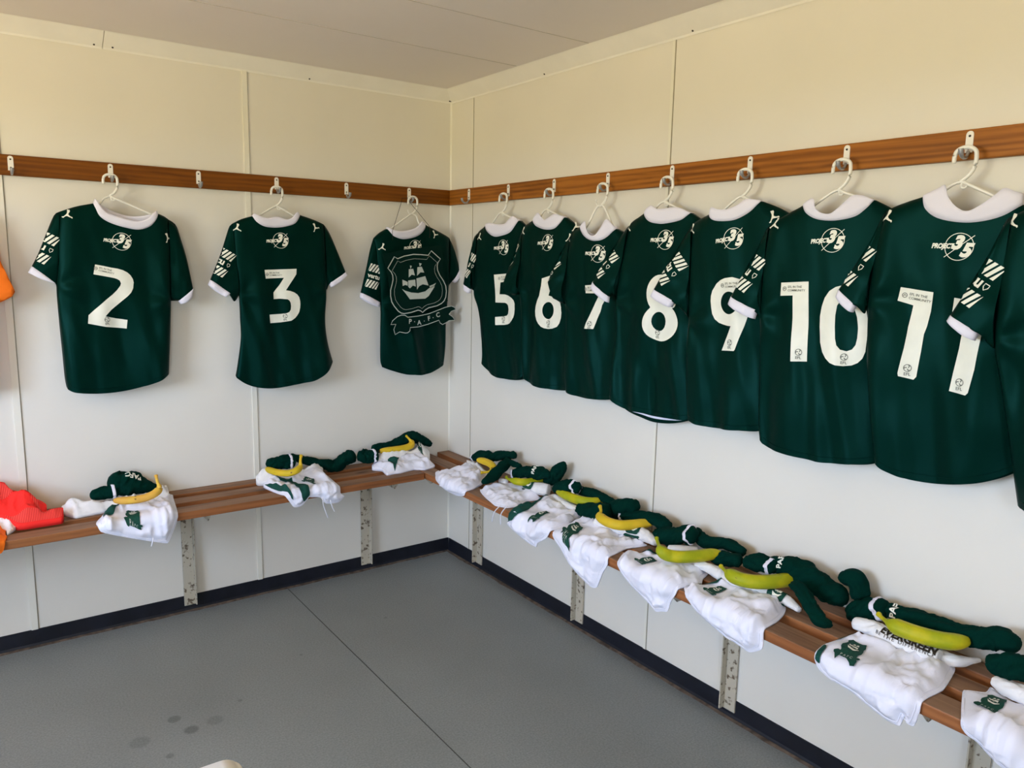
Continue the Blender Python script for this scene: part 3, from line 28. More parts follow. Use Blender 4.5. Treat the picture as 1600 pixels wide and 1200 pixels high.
W = bpy.data.worlds.new('daylight'); SC.world = W; W.use_nodes = True
nt = W.node_tree; nt.nodes.clear()
geo = nt.nodes.new('ShaderNodeTexCoord'); sep = nt.nodes.new('ShaderNodeSeparateXYZ')
ramp = nt.nodes.new('ShaderNodeValToRGB'); mr = nt.nodes.new('ShaderNodeMapRange')
bg = nt.nodes.new('ShaderNodeBackground'); wo = nt.nodes.new('ShaderNodeOutputWorld')
nt.links.new(geo.outputs['Generated'], sep.inputs[0]); nt.links.new(sep.outputs['Z'], mr.inputs[0])
mr.inputs[1].default_value = -1; mr.inputs[2].default_value = 1
nt.links.new(mr.outputs[0], ramp.inputs[0]); nt.links.new(ramp.outputs[0], bg.inputs[0]); nt.links.new(bg.outputs[0], wo.inputs[0])
# below the horizon: sunlit yellow-green ground; above: hazy bright sky turning blue
cr = ramp.color_ramp; cr.elements[0].position = 0; cr.elements[0].color = (2.1, 1.58, 1.05, 1)
cr.elements[1].position = 1; cr.elements[1].color = (.42, .62, 1.0, 1)
for p, c in ((.40, (.92, .75, .42, 1)), (.493, (.62, .555, .225, 1)), (.503, (1.02, 1.22, 1.50, 1)), (.62, (.88, 1.12, 1.55, 1))):
    e = cr.elements.new(p); e.color = c
bg.inputs[1].default_value = 17.0

# room sizes: wall_left is y=0, wall_right is x=0
RX, RY, RZ = -3.7, -4.7, 2.248
WIN = [('x', -2.6, -1.15, 1.0, 2.02), ('y', -3.2, -2.25, 1.0, 1.85)]
for ax, a, b, z0, z1 in WIN:
    L = bpy.data.lights.new('window_portal', 'AREA'); L.shape = 'RECTANGLE'; L.size = b-a; L.size_y = z1-z0
    L.cycles.is_portal = True
    o = bpy.data.objects.new('window_portal', L); COL.objects.link(o)
    if ax == 'x': o.location = (RX-.03, (a+b)/2, (z0+z1)/2); o.rotation_euler = (radians(90), 0, radians(-90))
    else: o.location = ((a+b)/2, RY-.03, (z0+z1)/2); o.rotation_euler = (radians(90), 0, 0)

# ------------------------------------------------------------------ materials
def mat(name, col, rough=.6, spec=.4, metal=0, noise_amt=0, noise_scale=20, bump=0, bump_scale=200, sheen=0, col2=None, stretch=None):
    m = bpy.data.materials.new(name); m.use_nodes = True; n = m.node_tree; b = n.nodes['Principled BSDF']
    b.inputs['Base Color'].default_value = (*col, 1); b.inputs['Roughness'].default_value = rough
    b.inputs['Specular IOR Level'].default_value = spec; b.inputs['Metallic'].default_value = metal
    if name in ('dark_green_polyester', 'dark_green_sock_knit'): b.inputs['Specular Tint'].default_value = (.15, .80, .72, 1)
    if sheen:
        b.inputs['Sheen Weight'].default_value = sheen; b.inputs['Sheen Roughness'].default_value = .4
    tc = n.nodes.new('ShaderNodeTexCoord'); vec = tc.outputs['Object']
    if stretch:
        mp = n.nodes.new('ShaderNodeMapping'); mp.inputs['Scale'].default_value = stretch
        n.links.new(vec, mp.inputs[0]); vec = mp.outputs[0]
    if noise_amt or col2:
        nz = n.nodes.new('ShaderNodeTexNoise'); nz.inputs['Scale'].default_value = noise_scale; nz.inputs['Detail'].default_value = 5
        n.links.new(vec, nz.inputs['Vector'])
        rp = n.nodes.new('ShaderNodeValToRGB'); n.links.new(nz.outputs['Fac'], rp.inputs[0])
        c2 = col2 or tuple(c*(1-noise_amt) for c in col)
        rp.color_ramp.elements[0].color = (*c2, 1); rp.color_ramp.elements[0].position = .35
        rp.color_ramp.elements[1].color = (*col, 1); rp.color_ramp.elements[1].position = .65
        n.links.new(rp.outputs[0], b.inputs['Base Color'])
    if bump:
        n2 = n.nodes.new('ShaderNodeTexNoise'); n2.inputs['Scale'].default_value = bump_scale; n2.inputs['Detail'].default_value = 3
        n.links.new(vec, n2.inputs['Vector'])
        bp = n.nodes.new('ShaderNodeBump'); bp.inputs['Strength'].default_value = bump; bp.inputs['Distance'].default_value = .002
        n.links.new(n2.outputs['Fac'], bp.inputs['Height']); n.links.new(bp.outputs[0], b.inputs['Normal'])
    return m

def wood(name, light, dark, axis, knot=(.03, .012, .005), rough=.45, scale=1.0):
    m = bpy.data.materials.new(name); m.use_nodes = True; n = m.node_tree; b = n.nodes['Principled BSDF']
    b.inputs['Roughness'].default_value = rough; b.inputs['Specular IOR Level'].default_value = .2
    tc = n.nodes.new('ShaderNodeTexCoord'); mp = n.nodes.new('ShaderNodeMapping')
    s = [14*scale]*3; s['xyz'.index(axis)] = .9*scale; mp.inputs['Scale'].default_value = s
    n.links.new(tc.outputs['Object'], mp.inputs[0])
    nz = n.nodes.new('ShaderNodeTexNoise'); nz.inputs['Scale'].default_value = 2.2; nz.inputs['Detail'].default_value = 8; nz.inputs['Distortion'].default_value = 1.6
    n.links.new(mp.outputs[0], nz.inputs['Vector'])
    wv = n.nodes.new('ShaderNodeTexWave'); wv.bands_direction = 'Z'; wv.inputs['Scale'].default_value = 1.3
    wv.inputs['Distortion'].default_value = 9; wv.inputs['Detail'].default_value = 3; wv.inputs['Detail Scale'].default_value = .8
    n.links.new(mp.outputs[0], wv.inputs['Vector'])
    mx = n.nodes.new('ShaderNodeMath'); mx.operation = 'MULTIPLY_ADD'; mx.inputs[1].default_value = .20
    n.links.new(wv.outputs['Fac'], mx.inputs[0]); 
    sc = n.nodes.new('ShaderNodeMath'); sc.operation = 'MULTIPLY'; sc.inputs[1].default_value = .92
    n.links.new(nz.outputs['Fac'], sc.inputs[0]); n.links.new(sc.outputs[0], mx.inputs[2])
    rp = n.nodes.new('ShaderNodeValToRGB'); n.links.new(mx.outputs[0], rp.inputs[0])
    rp.color_ramp.elements[0].color = (*dark, 1); rp.color_ramp.elements[0].position = .22
    rp.color_ramp.elements[1].color = (*light, 1); rp.color_ramp.elements[1].position = .7
    # knots
    mp2 = n.nodes.new('ShaderNodeMapping'); s2 = [9.0]*3; s2['xyz'.index(axis)] = 3.2; mp2.inputs['Scale'].default_value = s2
    n.links.new(tc.outputs['Object'], mp2.inputs[0])
    vo = n.nodes.new('ShaderNodeTexVoronoi'); vo.inputs['Scale'].default_value = 1.0; n.links.new(mp2.outputs[0], vo.inputs['Vector'])
    kr = n.nodes.new('ShaderNodeMapRange'); kr.inputs[1].default_value = .05; kr.inputs[2].default_value = .14; kr.inputs[3].default_value = .85; kr.inputs[4].default_value = 0
    n.links.new(vo.outputs['Distance'], kr.inputs[0])
    mixc = n.nodes.new('ShaderNodeMix'); mixc.data_type = 'RGBA'; mixc.inputs[7].default_value = (*knot, 1)
    n.links.new(kr.outputs[0], mixc.inputs[0]); n.links.new(rp.outputs[0], mixc.inputs[6]); n.links.new(mixc.outputs[2], b.inputs['Base Color'])
    bp = n.nodes.new('ShaderNodeBump'); bp.inputs['Strength'].default_value = .25; bp.inputs['Distance'].default_value = .002
    n.links.new(nz.outputs['Fac'], bp.inputs['Height']); n.links.new(bp.outputs[0], b.inputs['Normal'])
    return m

M_WALL = mat('cream_wall_paint', (.78, .755, .675), .42, .35, noise_amt=.035, noise_scale=2.5, bump=.12, bump_scale=60)
M_CEIL = mat('ceiling_board', (.86, .80, .745), .6, .3, noise_amt=.03, noise_scale=1.5, bump=.05)
M_TRIM = mat('white_gloss_trim', (.90, .88, .80), .4, .4, noise_amt=.04, noise_scale=9)
M_BATTEN = mat('cream_batten_plastic', (.80, .78, .68), .35, .4)
M_JOINT = mat('dark_joint_gap', (.30, .27, .20), .8, .2)
M_BATTEN_SHADE = mat('painted_batten_shadow', (.36, .33, .26), .8, .2)  # shade painted as a strip beside left-wall battens, standing in for their shadow
M_SKIRT = mat('black_vinyl_skirting', (.010, .012, .020), .45, .35, noise_amt=.4, noise_scale=14)
M_DIRT = mat('brown_floor_edge_sealant', (.16, .12, .09), .9, .2, noise_amt=.6, noise_scale=40)
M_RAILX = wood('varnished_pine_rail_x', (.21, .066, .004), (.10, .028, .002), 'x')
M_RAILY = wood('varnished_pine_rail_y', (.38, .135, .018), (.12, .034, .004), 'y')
M_SLX = wood('varnished_bench_wood_x', (.30, .115, .04), (.15, .05, .016), 'x')
M_SLY = wood('varnished_bench_wood_y', (.34, .13, .045), (.16, .052, .018), 'y')
M_WORX = wood('worn_bench_top_x', (.27, .15, .085), (.12, .055, .027), 'x', rough=.55)
M_WORY = wood('worn_bench_top_y', (.29, .165, .095), (.12, .055, .027), 'y', rough=.55)
M_IRON = mat('chipped_cream_paint_iron', (.50, .46, .36), .55, .4, col2=(.13, .095, .06), noise_scale=60, bump=.4, bump_scale=60)
M_IRON.node_tree.nodes['Color Ramp'].color_ramp.elements[0].position = .36
M_IRON.node_tree.nodes['Color Ramp'].color_ramp.elements[1].position = .44
M_HOOKW = mat('white_hook_plate', (.86, .84, .78), .35, .5)
M_STEEL = mat('dull_steel', (.42, .43, .45), .38, .5, metal=.75)
M_DARKM = mat('dark_screw', (.05, .045, .04), .5, .4, metal=.4)
M_HANG = mat('white_plastic_hanger', (.86, .85, .78), .3, .5)
GREEN = (.0005, .0132, .0088)
M_GREEN = mat('dark_green_polyester', GREEN, .42, .12, sheen=.0, bump=.06, bump_scale=500)
M_GSOCK = mat('dark_green_sock_knit', (.0014, .0215, .0150), .92, .08, bump=.5, bump_scale=260)
M_WBAND = mat('white_ribbed_cuff', (.80, .78, .87), .75, .25, bump=.2, bump_scale=300)
M_PRINT = mat('white_heat_print', (.86, .86, .74), .45, .35, noise_amt=.07, noise_scale=18)
M_GREY = mat('grey_badge_ink', (.17, .18, .15), .6, .2)
M_WCLOTH = mat('white_sports_fabric', (.83, .835, .93), .8, .2, bump=.15, bump_scale=350, sheen=.1)
M_SHIRTW = mat('white_cotton_rolled', (.82, .815, .81), .85, .2, bump=.3, bump_scale=220, noise_amt=.06, noise_scale=40)
M_SGREEN = mat('green_side_panel', (.006, .065, .05), .7, .2)
M_CRESTG = mat('crest_green_print', (.008, .070, .047), .7, .2, noise_amt=.3, noise_scale=160)
M_RED = mat('coral_red_mesh_fabric', (.92, .028, .022), .75, .2, bump=.5, bump_scale=180)
M_RIB = mat('coral_ribbed_knit', (.95, .06, .045), .8, .2)
_n = M_RIB.node_tree; _w = _n.nodes.new('ShaderNodeTexWave'); _w.inputs['Scale'].default_value = 62; _w.bands_direction = 'X'; _n.links.new(_n.nodes['Texture Coordinate'].outputs['Object'], _w.inputs['Vector'])
_r = _n.nodes.new('ShaderNodeValToRGB'); _r.color_ramp.elements[0].color = (.60, .012, .012, 1); _r.color_ramp.elements[1].color = (1.0, .10, .075, 1); _n.links.new(_w.outputs['Fac'], _r.inputs[0]); _n.links.new(_r.outputs[0], _n.nodes['Principled BSDF'].inputs['Base Color'])
M_ORANGE = mat('bright_orange_fabric', (1.0, .20, .012), .7, .25, bump=.2, bump_scale=200)
M_PEN = mat('dark_green_pennant', (.0012, .016, .011), .7, .06)
M_PENL = mat('pale_grey_pennant_line', (.50, .54, .48), .6, .25)
M_CORD = mat('dark_cord', (.03, .022, .015), .8, .2)
M_STRING = mat('white_drawstring', (.80, .80, .86), .7, .2)
M_TABLE = mat('white_plastic_table', (.86, .86, .84), .35, .4)
M_FRAME = mat('white_window_frame', (.8, .8, .78), .4, .4)
M_TIP = mat('banana_dark_tip', (.05, .035, .012), .8, .2)

def banana_mat(name, a, b, spots):
    m = mat(name, a, .5, .2, col2=b, noise_scale=11)
    n = m.node_tree; bs = n.nodes['Principled BSDF']; rp = n.nodes['Color Ramp']
    rp.color_ramp.elements[0].position = .42; rp.color_ramp.elements[1].position = .6
    tc = n.nodes['Texture Coordinate']
    nz = n.nodes.new('ShaderNodeTexNoise'); nz.inputs['Scale'].default_value = 55; nz.inputs['Detail'].default_value = 2
    n.links.new(tc.outputs['Object'], nz.inputs['Vector'])
    k = n.nodes.new('ShaderNodeMapRange'); k.inputs[1].default_value = spots; k.inputs[2].default_value = spots+.06
    n.links.new(nz.outputs['Fac'], k.inputs[0])
    mx = n.nodes.new('ShaderNodeMix'); mx.data_type = 'RGBA'; mx.inputs[7].default_value = (.16, .075, .015, 1)
    n.links.new(k.outputs[0], mx.inputs[0]); n.links.new(rp.outputs[0], mx.inputs[6]); n.links.new(mx.outputs[2], bs.inputs['Base Color'])
    return m
M_BRIPE = banana_mat('ripe_spotted_banana', (.78, .50, .07), (.66, .36, .06), .64)
M_BYEL = banana_mat('yellow_banana', (.76, .50, .03), (.62, .44, .02), .70)
M_BGRN = banana_mat('greenish_yellow_banana', (.55, .47, .012), (.33, .36, .008), .73)
BMAT = dict(A=M_BRIPE, B=M_BYEL, C=M_BYEL, D=M_BYEL, E=M_BGRN, F=M_BGRN, G=M_BYEL, H=M_BGRN, I=M_BGRN, J=M_BGRN, K=M_BYEL)

def floor_mat():
    m = bpy.data.materials.new('grey_speckled_vinyl'); m.use_nodes = True; n = m.node_tree; b = n.nodes['Principled BSDF']
    b.inputs['Roughness'].default_value = .42; b.inputs['Specular IOR Level'].default_value = .45
    tc = n.nodes.new('ShaderNodeTexCoord')
    nz = n.nodes.new('ShaderNodeTexNoise'); nz.inputs['Scale'].default_value = 170; nz.inputs['Detail'].default_value = 3
    n.links.new(tc.outputs['Object'], nz.inputs['Vector'])
    rp = n.nodes.new('ShaderNodeValToRGB'); n.links.new(nz.outputs['Fac'], rp.inputs[0])
    rp.color_ramp.elements[0].position = .3; rp.color_ramp.elements[0].color = (.180, .196, .190, 1)
    rp.color_ramp.elements[1].position = .7; rp.color_ramp.elements[1].color = (.265, .285, .278, 1)
    n3 = n.nodes.new('ShaderNodeTexNoise'); n3.inputs['Scale'].default_value = 1.7; n3.inputs['Detail'].default_value = 4
    n.links.new(tc.outputs['Object'], n3.inputs['Vector'])
    m3 = n.nodes.new('ShaderNodeMapRange'); m3.inputs[1].default_value = .3; m3.inputs[2].default_value = .7; m3.inputs[3].default_value = .88; m3.inputs[4].default_value = 1.08
    n.links.new(n3.outputs['Fac'], m3.inputs[0])
    mu = n.nodes.new('ShaderNodeVectorMath'); mu.operation = 'SCALE'; n.links.new(rp.outputs[0], mu.inputs[0]); n.links.new(m3.outputs[0], mu.inputs['Scale'])
    last = mu.outputs[0]
    # dried drip stains, at fixed spots on the vinyl
    for x, y, r, k in ((-1.506, -.791, .020, .35), (-1.40, -.87, .026, .18), (-1.475, -.88, .022, .38), (-1.62, -.86, .03, .2), (-1.56, -.98, .012, .3), (-1.30, -.80, .008, .3), (-1.02, -.62, .006, .3), (-.62, -.52, .007, .3)):
        d = n.nodes.new('ShaderNodeVectorMath'); d.operation = 'DISTANCE'; d.inputs[1].default_value = (x, y, 0)
        n.links.new(tc.outputs['Object'], d.inputs[0])
        g = n.nodes.new('ShaderNodeMapRange'); g.inputs[1].default_value = r*.8; g.inputs[2].default_value = r*1.15; g.inputs[3].default_value = 1-k; g.inputs[4].default_value = 1
        n.links.new(d.outputs['Value'], g.inputs[0])
        v = n.nodes.new('ShaderNodeVectorMath'); v.operation = 'SCALE'; n.links.new(last, v.inputs[0]); n.links.new(g.outputs[0], v.inputs['Scale']); last = v.outputs[0]
    n.links.new(last, b.inputs['Base Color'])
    bp = n.nodes.new('ShaderNodeBump'); bp.inputs['Strength'].default_value = .12; bp.inputs['Distance'].default_value = .001
    n.links.new(nz.outputs['Fac'], bp.inputs['Height']); n.links.new(bp.outputs[0], b.inputs['Normal'])
    return m
M_FLOOR = floor_mat()

# ------------------------------------------------------------------ helpers
ORG = {}
def thing(name, label, cat, loc, group=None):
    o = bpy.data.objects.new(name, None); COL.objects.link(o); o.location = loc; o.empty_display_size = .05
    o['label'] = label; o['category'] = cat
    if group: o['group'] = group
    ORG[o] = Vector(loc); return o
def tag(o, label, cat, group=None):
    o['label'] = label; o['category'] = cat
    if group: o['group'] = group
    return o
def finish(name, bm, m, parent=None, smooth=True, extra=None, origin=None):
    org = ORG.get(parent, Vector((0, 0, 0))) if parent else (Vector(origin) if origin else Vector((0, 0, 0)))
    me = bpy.data.meshes.new(name)
    for v in bm.verts: v.co = v.co - org
    bm.normal_update(); bm.to_mesh(me); bm.free()
    o = bpy.data.objects.new(name, me); COL.objects.link(o)
    for mm in (m if isinstance(m, (list, tuple)) else [m]): me.materials.append(mm)
    if smooth:
        me.polygons.foreach_set('use_smooth', [True]*len(me.polygons))
    if parent: o.parent = parent
    else: o.location = org
    ORG[o] = org
    return o
def struct(name, bm, m, smooth=False, parent=None):
    o = finish(name, bm, m, parent, smooth)
    if not parent: o['kind'] = 'structure'
    return o
def box(bm, a, b, mi=0):
    x0, y0, z0 = a; x1, y1, z1 = b
    vs = [bm.verts.new(p) for p in ((x0, y0, z0), (x1, y0, z0), (x1, y1, z0), (x0, y1, z0), (x0, y0, z1), (x1, y0, z1), (x1, y1, z1), (x0, y1, z1))]
    fs = []
    for q in ((3, 2, 1, 0), (4, 5, 6, 7), (0, 1, 5, 4), (1, 2, 6, 5), (2, 3, 7, 6), (3, 0, 4, 7)):
        fc = bm.faces.new([vs[i] for i in q]); fc.material_index = mi; fs.append(fc)
    return fs
def prism(bm, pts, fn, a, b):
    """extrude a 2D outline between parameter a and b; fn(p, t) -> 3D"""
    n = len(pts); A = [bm.verts.new(fn(p, a)) for p in pts]; B = [bm.verts.new(fn(p, b)) for p in pts]
    bm.faces.new(A); bm.faces.new(B[::-1])
    for i in range(n): bm.faces.new((A[i], B[i], B[(i+1) % n], A[(i+1) % n]))
    bmesh.ops.recalc_face_normals(bm, faces=bm.faces)
def catmull(P, n):
    out = []; k = len(P)
    for i in range(k-1):
        p0, p1, p2, p3 = P[max(i-1, 0)], P[i], P[i+1], P[min(i+2, k-1)]
        for j in range(n):
            t = j/n; t2 = t*t; t3 = t2*t
            out.append([.5*((2*b)+(-a+c)*t+(2*a-5*b+4*c-d)*t2+(-a+3*b-3*c+d)*t3) for a, b, c, d in zip(p0, p1, p2, p3)])
    out.append(list(P[-1])); return out
def path_frames(pts):
    fr = []; prev = None
    for i in range(len(pts)):
        d = (pts[min(i+1, len(pts)-1)]-pts[max(i-1, 0)]); d = d.normalized() if d.length > 1e-9 else Vector((1, 0, 0))
        s = d.cross(Vector((0, 0, 1)))
        s = s.normalized() if s.length > .15 else (prev or Vector((1, 0, 0)))
        s = (s - d*s.dot(d)).normalized(); prev = s
        fr.append((d, s, s.cross(d).normalized()))
    return fr
def tube_bm(bm, pts, rad, seg=14, flat=1.0, cap=True, rfn=None, mi=0):
    """pts: Vectors, rad: radii"""
    fr = path_frames(pts); rings = []
    for i, p in enumerate(pts):
        d, s, u = fr[i]; ring = []
        for k in range(seg):
            a = 2*pi*k/seg; r = rad[i]*(rfn(i, a) if rfn else 1)
            ring.append(bm.verts.new(p + s*cos(a)*r + u*sin(a)*r*flat))
        rings.append(ring)
    for i in range(len(rings)-1):
        for k in range(seg):
            fc = bm.faces.new((rings[i][k], rings[i][(k+1) % seg], rings[i+1][(k+1) % seg], rings[i+1][k])); fc.material_index = mi
    if cap:
        bm.faces.new(rings[0][::-1]).material_index = mi; bm.faces.new(rings[-1]).material_index = mi
    return rings
def wire(name, pts, r, m, parent, seg=8, n=6):
    bm = bmesh.new(); P_ = [Vector(p) for p in catmull([list(q) for q in pts], n)]
    tube_bm(bm, P_, [r]*len(P_), seg); bmesh.ops.recalc_face_normals(bm, faces=bm.faces)
    return finish(name, bm, m, parent)
def poly_bm(outer, holes=(), cell=None):
    bm = bmesh.new(); es = []
    for lp in [outer]+list(holes):
        vs = [bm.verts.new((p[0], p[1], 0)) for p in lp]
        es += [bm.edges.new((vs[i], vs[(i+1) % len(vs)])) for i in range(len(vs))]
    bmesh.ops.triangle_fill(bm, use_beauty=True, use_dissolve=False, edges=es)
    if cell: gridcut(bm, cell)
    return bm
def gridcut(bm, cell):
    for ax in (0, 1):
        lo = min(v.co[ax] for v in bm.verts); hi = max(v.co[ax] for v in bm.verts)
        k = math.floor(lo/cell)+1
        while k*cell < hi-1e-5:
            co = [0, 0, 0]; co[ax] = k*cell+1e-6; no = [0, 0, 0]; no[ax] = 1
            bmesh.ops.bisect_plane(bm, geom=bm.verts[:]+bm.edges[:]+bm.faces[:], dist=1e-6, plane_co=co, plane_no=no); k += 1
def merge_bms(bms):
    out = bmesh.new()
    for b in bms:
        me = bpy.data.meshes.new('tmp'); b.to_mesh(me); out.from_mesh(me); bpy.data.meshes.remove(me); b.free()
    return out
def text_bm(s, size, bold=.0, shear=0.0, align='CENTER', spacing=1.0, sx=1.0):
    cu = bpy.data.curves.new('t', 'FONT'); cu.body = s; cu.size = size; cu.offset = bold*size; cu.shear = shear
    cu.align_x = align; cu.align_y = 'CENTER'; cu.space_character = spacing; cu.resolution_u = 3
    ob = bpy.data.objects.new('t', cu); COL.objects.link(ob)
    dg = bpy.context.evaluated_depsgraph_get(); me = bpy.data.meshes.new_from_object(ob.evaluated_get(dg))
    bm = bmesh.new(); bm.from_mesh(me); bpy.data.meshes.remove(me)
    bpy.data.objects.remove(ob); bpy.data.curves.remove(cu)
    for v in bm.verts: v.co.x *= sx
    return bm
def xf(bm, fn):
    for v in bm.verts:
        a, b = fn(v.co.x, v.co.y); v.co = (a, b, 0)
    return bm
def stroke_bm(pts, w, closed=True):
    bm = bmesh.new(); n = len(pts); L = []; 
    for i in range(n):
        a = Vector(pts[(i-1) % n] if closed or i else pts[0]); b = Vector(pts[(i+1) % n] if closed or i < n-1 else pts[-1])
        d = (b-a); d = d.normalized() if d.length else Vector((1, 0)); nn = Vector((-d.y, d.x))*w/2; p = Vector(pts[i])
        L.append((bm.verts.new((*(p+nn), 0)), bm.verts.new((*(p-nn), 0))))
    for i in range(n if closed else n-1):
        j = (i+1) % n; bm.faces.new((L[i][0], L[i][1], L[j][1], L[j][0]))
    return bm
def circle(cx_, cy_, r, n=24, ry=None): return [(cx_+r*cos(2*pi*i/n), cy_+(ry or r)*sin(2*pi*i/n)) for i in range(n)]
def interp(pts, x, ax=0, val=1):
    """piecewise linear through pts sorted by pts[ax]"""
    if x <= pts[0][ax]: return pts[0][val]
    for a, b in zip(pts, pts[1:]):
        if x <= b[ax]:
            t = (x-a[ax])/max(b[ax]-a[ax], 1e-9); return a[val]+(b[val]-a[val])*t
    return pts[-1][val]
def sm(x): x = max(0, min(1, x)); return x*x*(3-2*x)
def qc(x): x = max(0, min(1, x)); return sqrt(max(0, 1-(1-x)**2))
def resample(pts, n):
    P_ = catmull([list(p) for p in pts], 8); d = [0]
    for a, b in zip(P_, P_[1:]): d.append(d[-1]+math.dist(a, b))
    out = []; j = 0
    for i in range(n+1):
        t = d[-1]*i/n
        while j < len(d)-2 and d[j+1] < t: j += 1
        k = (t-d[j])/max(d[j+1]-d[j], 1e-9); out.append(tuple(a+(b-a)*k for a, b in zip(P_[j], P_[j+1])))
    return out

# ------------------------------------------------------------------ setting
def wall_with_window(name, ax, const, lo, hi, win, m, thick=.08):
    bm = bmesh.new(); _, a, b, z0, z1 = win; s = -1
    def B(p0, p1, q0, q1):
        if ax == 'x': box(bm, (const-thick, p0, q0), (const, p1, q1))
        else: box(bm, (p0, const-thick, q0), (p1, const, q1))
    B(lo, a, 0, RZ); B(b, hi, 0, RZ); B(a, b, 0, z0); B(a, b, z1, RZ)
    return struct(name, bm, m)
bm = bmesh.new(); box(bm, (RX, 0, 0), (0.1, .1, RZ+.05)); struct('wall_left', bm, M_WALL)
bm = bmesh.new(); box(bm, (0, RY, 0), (.1, 0, RZ+.05)); struct('wall_right', bm, M_WALL)
wall_with_window('wall_window_side', 'x', RX, RY, .1, WIN[0], M_WALL)
wall_with_window('wall_back', 'y', RY, RX-.08, .1, WIN[1], M_WALL)
bm = bmesh.new(); box(bm, (RX-.08, RY-.08, -.1), (.1, .1, 0)); struct('floor', bm, M_FLOOR)
bm = bmesh.new(); box(bm, (RX-.08, RY-.08, RZ), (.1, .1, RZ+.1)); struct('ceiling', bm, M_CEIL)
for i, (ax, a, b, z0, z1) in enumerate(WIN):
    bm = bmesh.new(); t = .05
    for p0, p1, q0, q1 in ((a, b, z0, z0+t), (a, b, z1-t, z1), (a, a+t, z0+t, z1-t), (b-t, b, z0+t, z1-t), ((a+b)/2-t/2, (a+b)/2+t/2, z0+t, z1-t)):
        if ax == 'x': box(bm, (RX-.06, p0, q0), (RX-.02, p1, q1))
        else: box(bm, (p0, RY-.06, q0), (p1, RY-.02, q1))
    struct('window_%d' % (i+1), bm, M_FRAME)
# ceiling board joints
for nme, a, b in (('trim_21', (RX, -.612, RZ-.0012), (-.07, -.609, RZ+.001)), ('trim_22', (RX, -1.047, RZ-.0012), (-.07, -1.044, RZ+.001)), ('trim_23', (RX, -2.26, RZ-.0012), (-.07, -2.257, RZ+.001))):
    bm = bmesh.new(); box(bm, a, b); struct(nme, bm, mat('ceiling_joint_line', (.56, .51, .45), .8))
# floor seam
bm = bmesh.new(); box(bm, (-.8545, RY, -.002), (-.8515, -.004, .0006)); struct('trim_24', bm, mat('floor_seam_line', (.045, .047, .043), .6))
# skirtings (coved black vinyl) and the grubby sealant line on the floor
SKP = [(0, .0), (.012, .0), (.008, .004), (.005, .012), (.004, .064), (.001, .0655), (0, .0655)]
bm = bmesh.new(); prism(bm, SKP, lambda p, t: (t, -p[0], p[1]), RX, 0); struct('baseboard_left', bm, M_SKIRT)
bm = bmesh.new(); prism(bm, SKP, lambda p, t: (-p[0], t, p[1]), RY, -.012); struct('baseboard_right', bm, M_SKIRT)
random.seed(4)
def sealant(name, fn, L_):
    bm = bmesh.new(); n = 160; a = []; b = []; c = []
    for i in range(n+1):
        t = L_*i/n; w = .0135+.007*noise.noise((t*9, 2.2, 0))+.004*noise.noise((t*31, 5, 1))
        a.append(bm.verts.new(fn(t, .004, .0045))); b.append(bm.verts.new(fn(t, w*.8, .0035))); c.append(bm.verts.new(fn(t, w+.003, .0004)))
    for i in range(n):
        bm.faces.new((a[i], a[i+1], b[i+1], b[i])); bm.faces.new((b[i], b[i+1], c[i+1], c[i]))
    struct(name, bm, M_DIRT, True)
sealant('trim_25', lambda t, w, z: (-t, -w-.006, z), -RX)
sealant('trim_26', lambda t, w, z: (-w-.006, -t, z), -RY)
# wall joints
def joint(name, wall, s, w, th, gap_or_shade):
    bm = bmesh.new(); 
    def B(a, b, t, mi):
        if wall == 'L': box(bm, (-b, -t, .0655), (-a, 0, 2.2), mi)
        else: box(bm, (-t, -b, .0655), (0, -a, 2.2), mi)
    B(s-w/2, s+w/2, th, 0)
    if gap_or_shade: B(s+(-w/2-gap_or_shade if wall == 'L' else w/2), s+(-w/2 if wall == 'L' else w/2+gap_or_shade), .0015, 1)  # left wall: strip coloured as batten shadow; right wall: real joint line
    struct(name, bm, [M_BATTEN, M_BATTEN_SHADE if wall == 'L' else M_JOINT])
joint('trim_1', 'L', .968, .020, .006, .0025); joint('trim_2', 'L', 1.8195, .022, .006, .0035); joint('trim_3', 'L', 3.0, .02, .006, .003)
joint('trim_4', 'R', .190, .008, .002, .0026); joint('trim_5', 'R', 1.395, .012, .003, .0028); joint('trim_6', 'R', 2.6, .012, .003, .0028)
# corner bead
bm = bmesh.new(); prism(bm, [(0, 0), (-.006, 0), (0, -.006)], lambda p, t: (p[0], p[1], t), .0655, 2.2); struct('trim_7', bm, M_BATTEN)
# coving
CVP = [(0, 2.1985), (.004, 2.1965), (.007, 2.203), (.060, 2.244), (.066, 2.2475), (0, 2.2475)]
def cove(name, wall, a, b):
    bm = bmesh.new(); prism(bm, CVP, (lambda p, t: (-t, -p[0], p[1])) if wall == 'L' else (lambda p, t: (-p[0], -t, p[1])), a, b)
    return struct(name, bm, M_TRIM)
cove('trim_8', 'L', .003, 1.4715); cove('trim_9', 'L', 1.4735, -RX); cove('trim_10', 'R', .003, -RY)
def screwdot(p, n, r=.004, m=M_DARKM):
    bm = bmesh.new(); mt = Vector(n).to_track_quat('Z', 'Y').to_matrix().to_4x4(); mt.translation = Vector(p)
    bmesh.ops.create_cone(bm, cap_ends=True, segments=12, radius1=r, radius2=r*.7, depth=.003, matrix=mt); return bm
for i, (w_, s_) in enumerate((('L', 1.44), ('L', 1.50), ('L', .70), ('L', .018), ('R', .72), ('R', 1.48), ('R', .012))):
    p = (-s_, -.012, 2.2065) if w_ == 'L' else (-.012, -s_, 2.2065)
    n_ = (0, -.6, -.8) if w_ == 'L' else (-.6, 0, -.8)
    struct('trim_%d' % (11+i), screwdot(p, n_), M_DARKM)

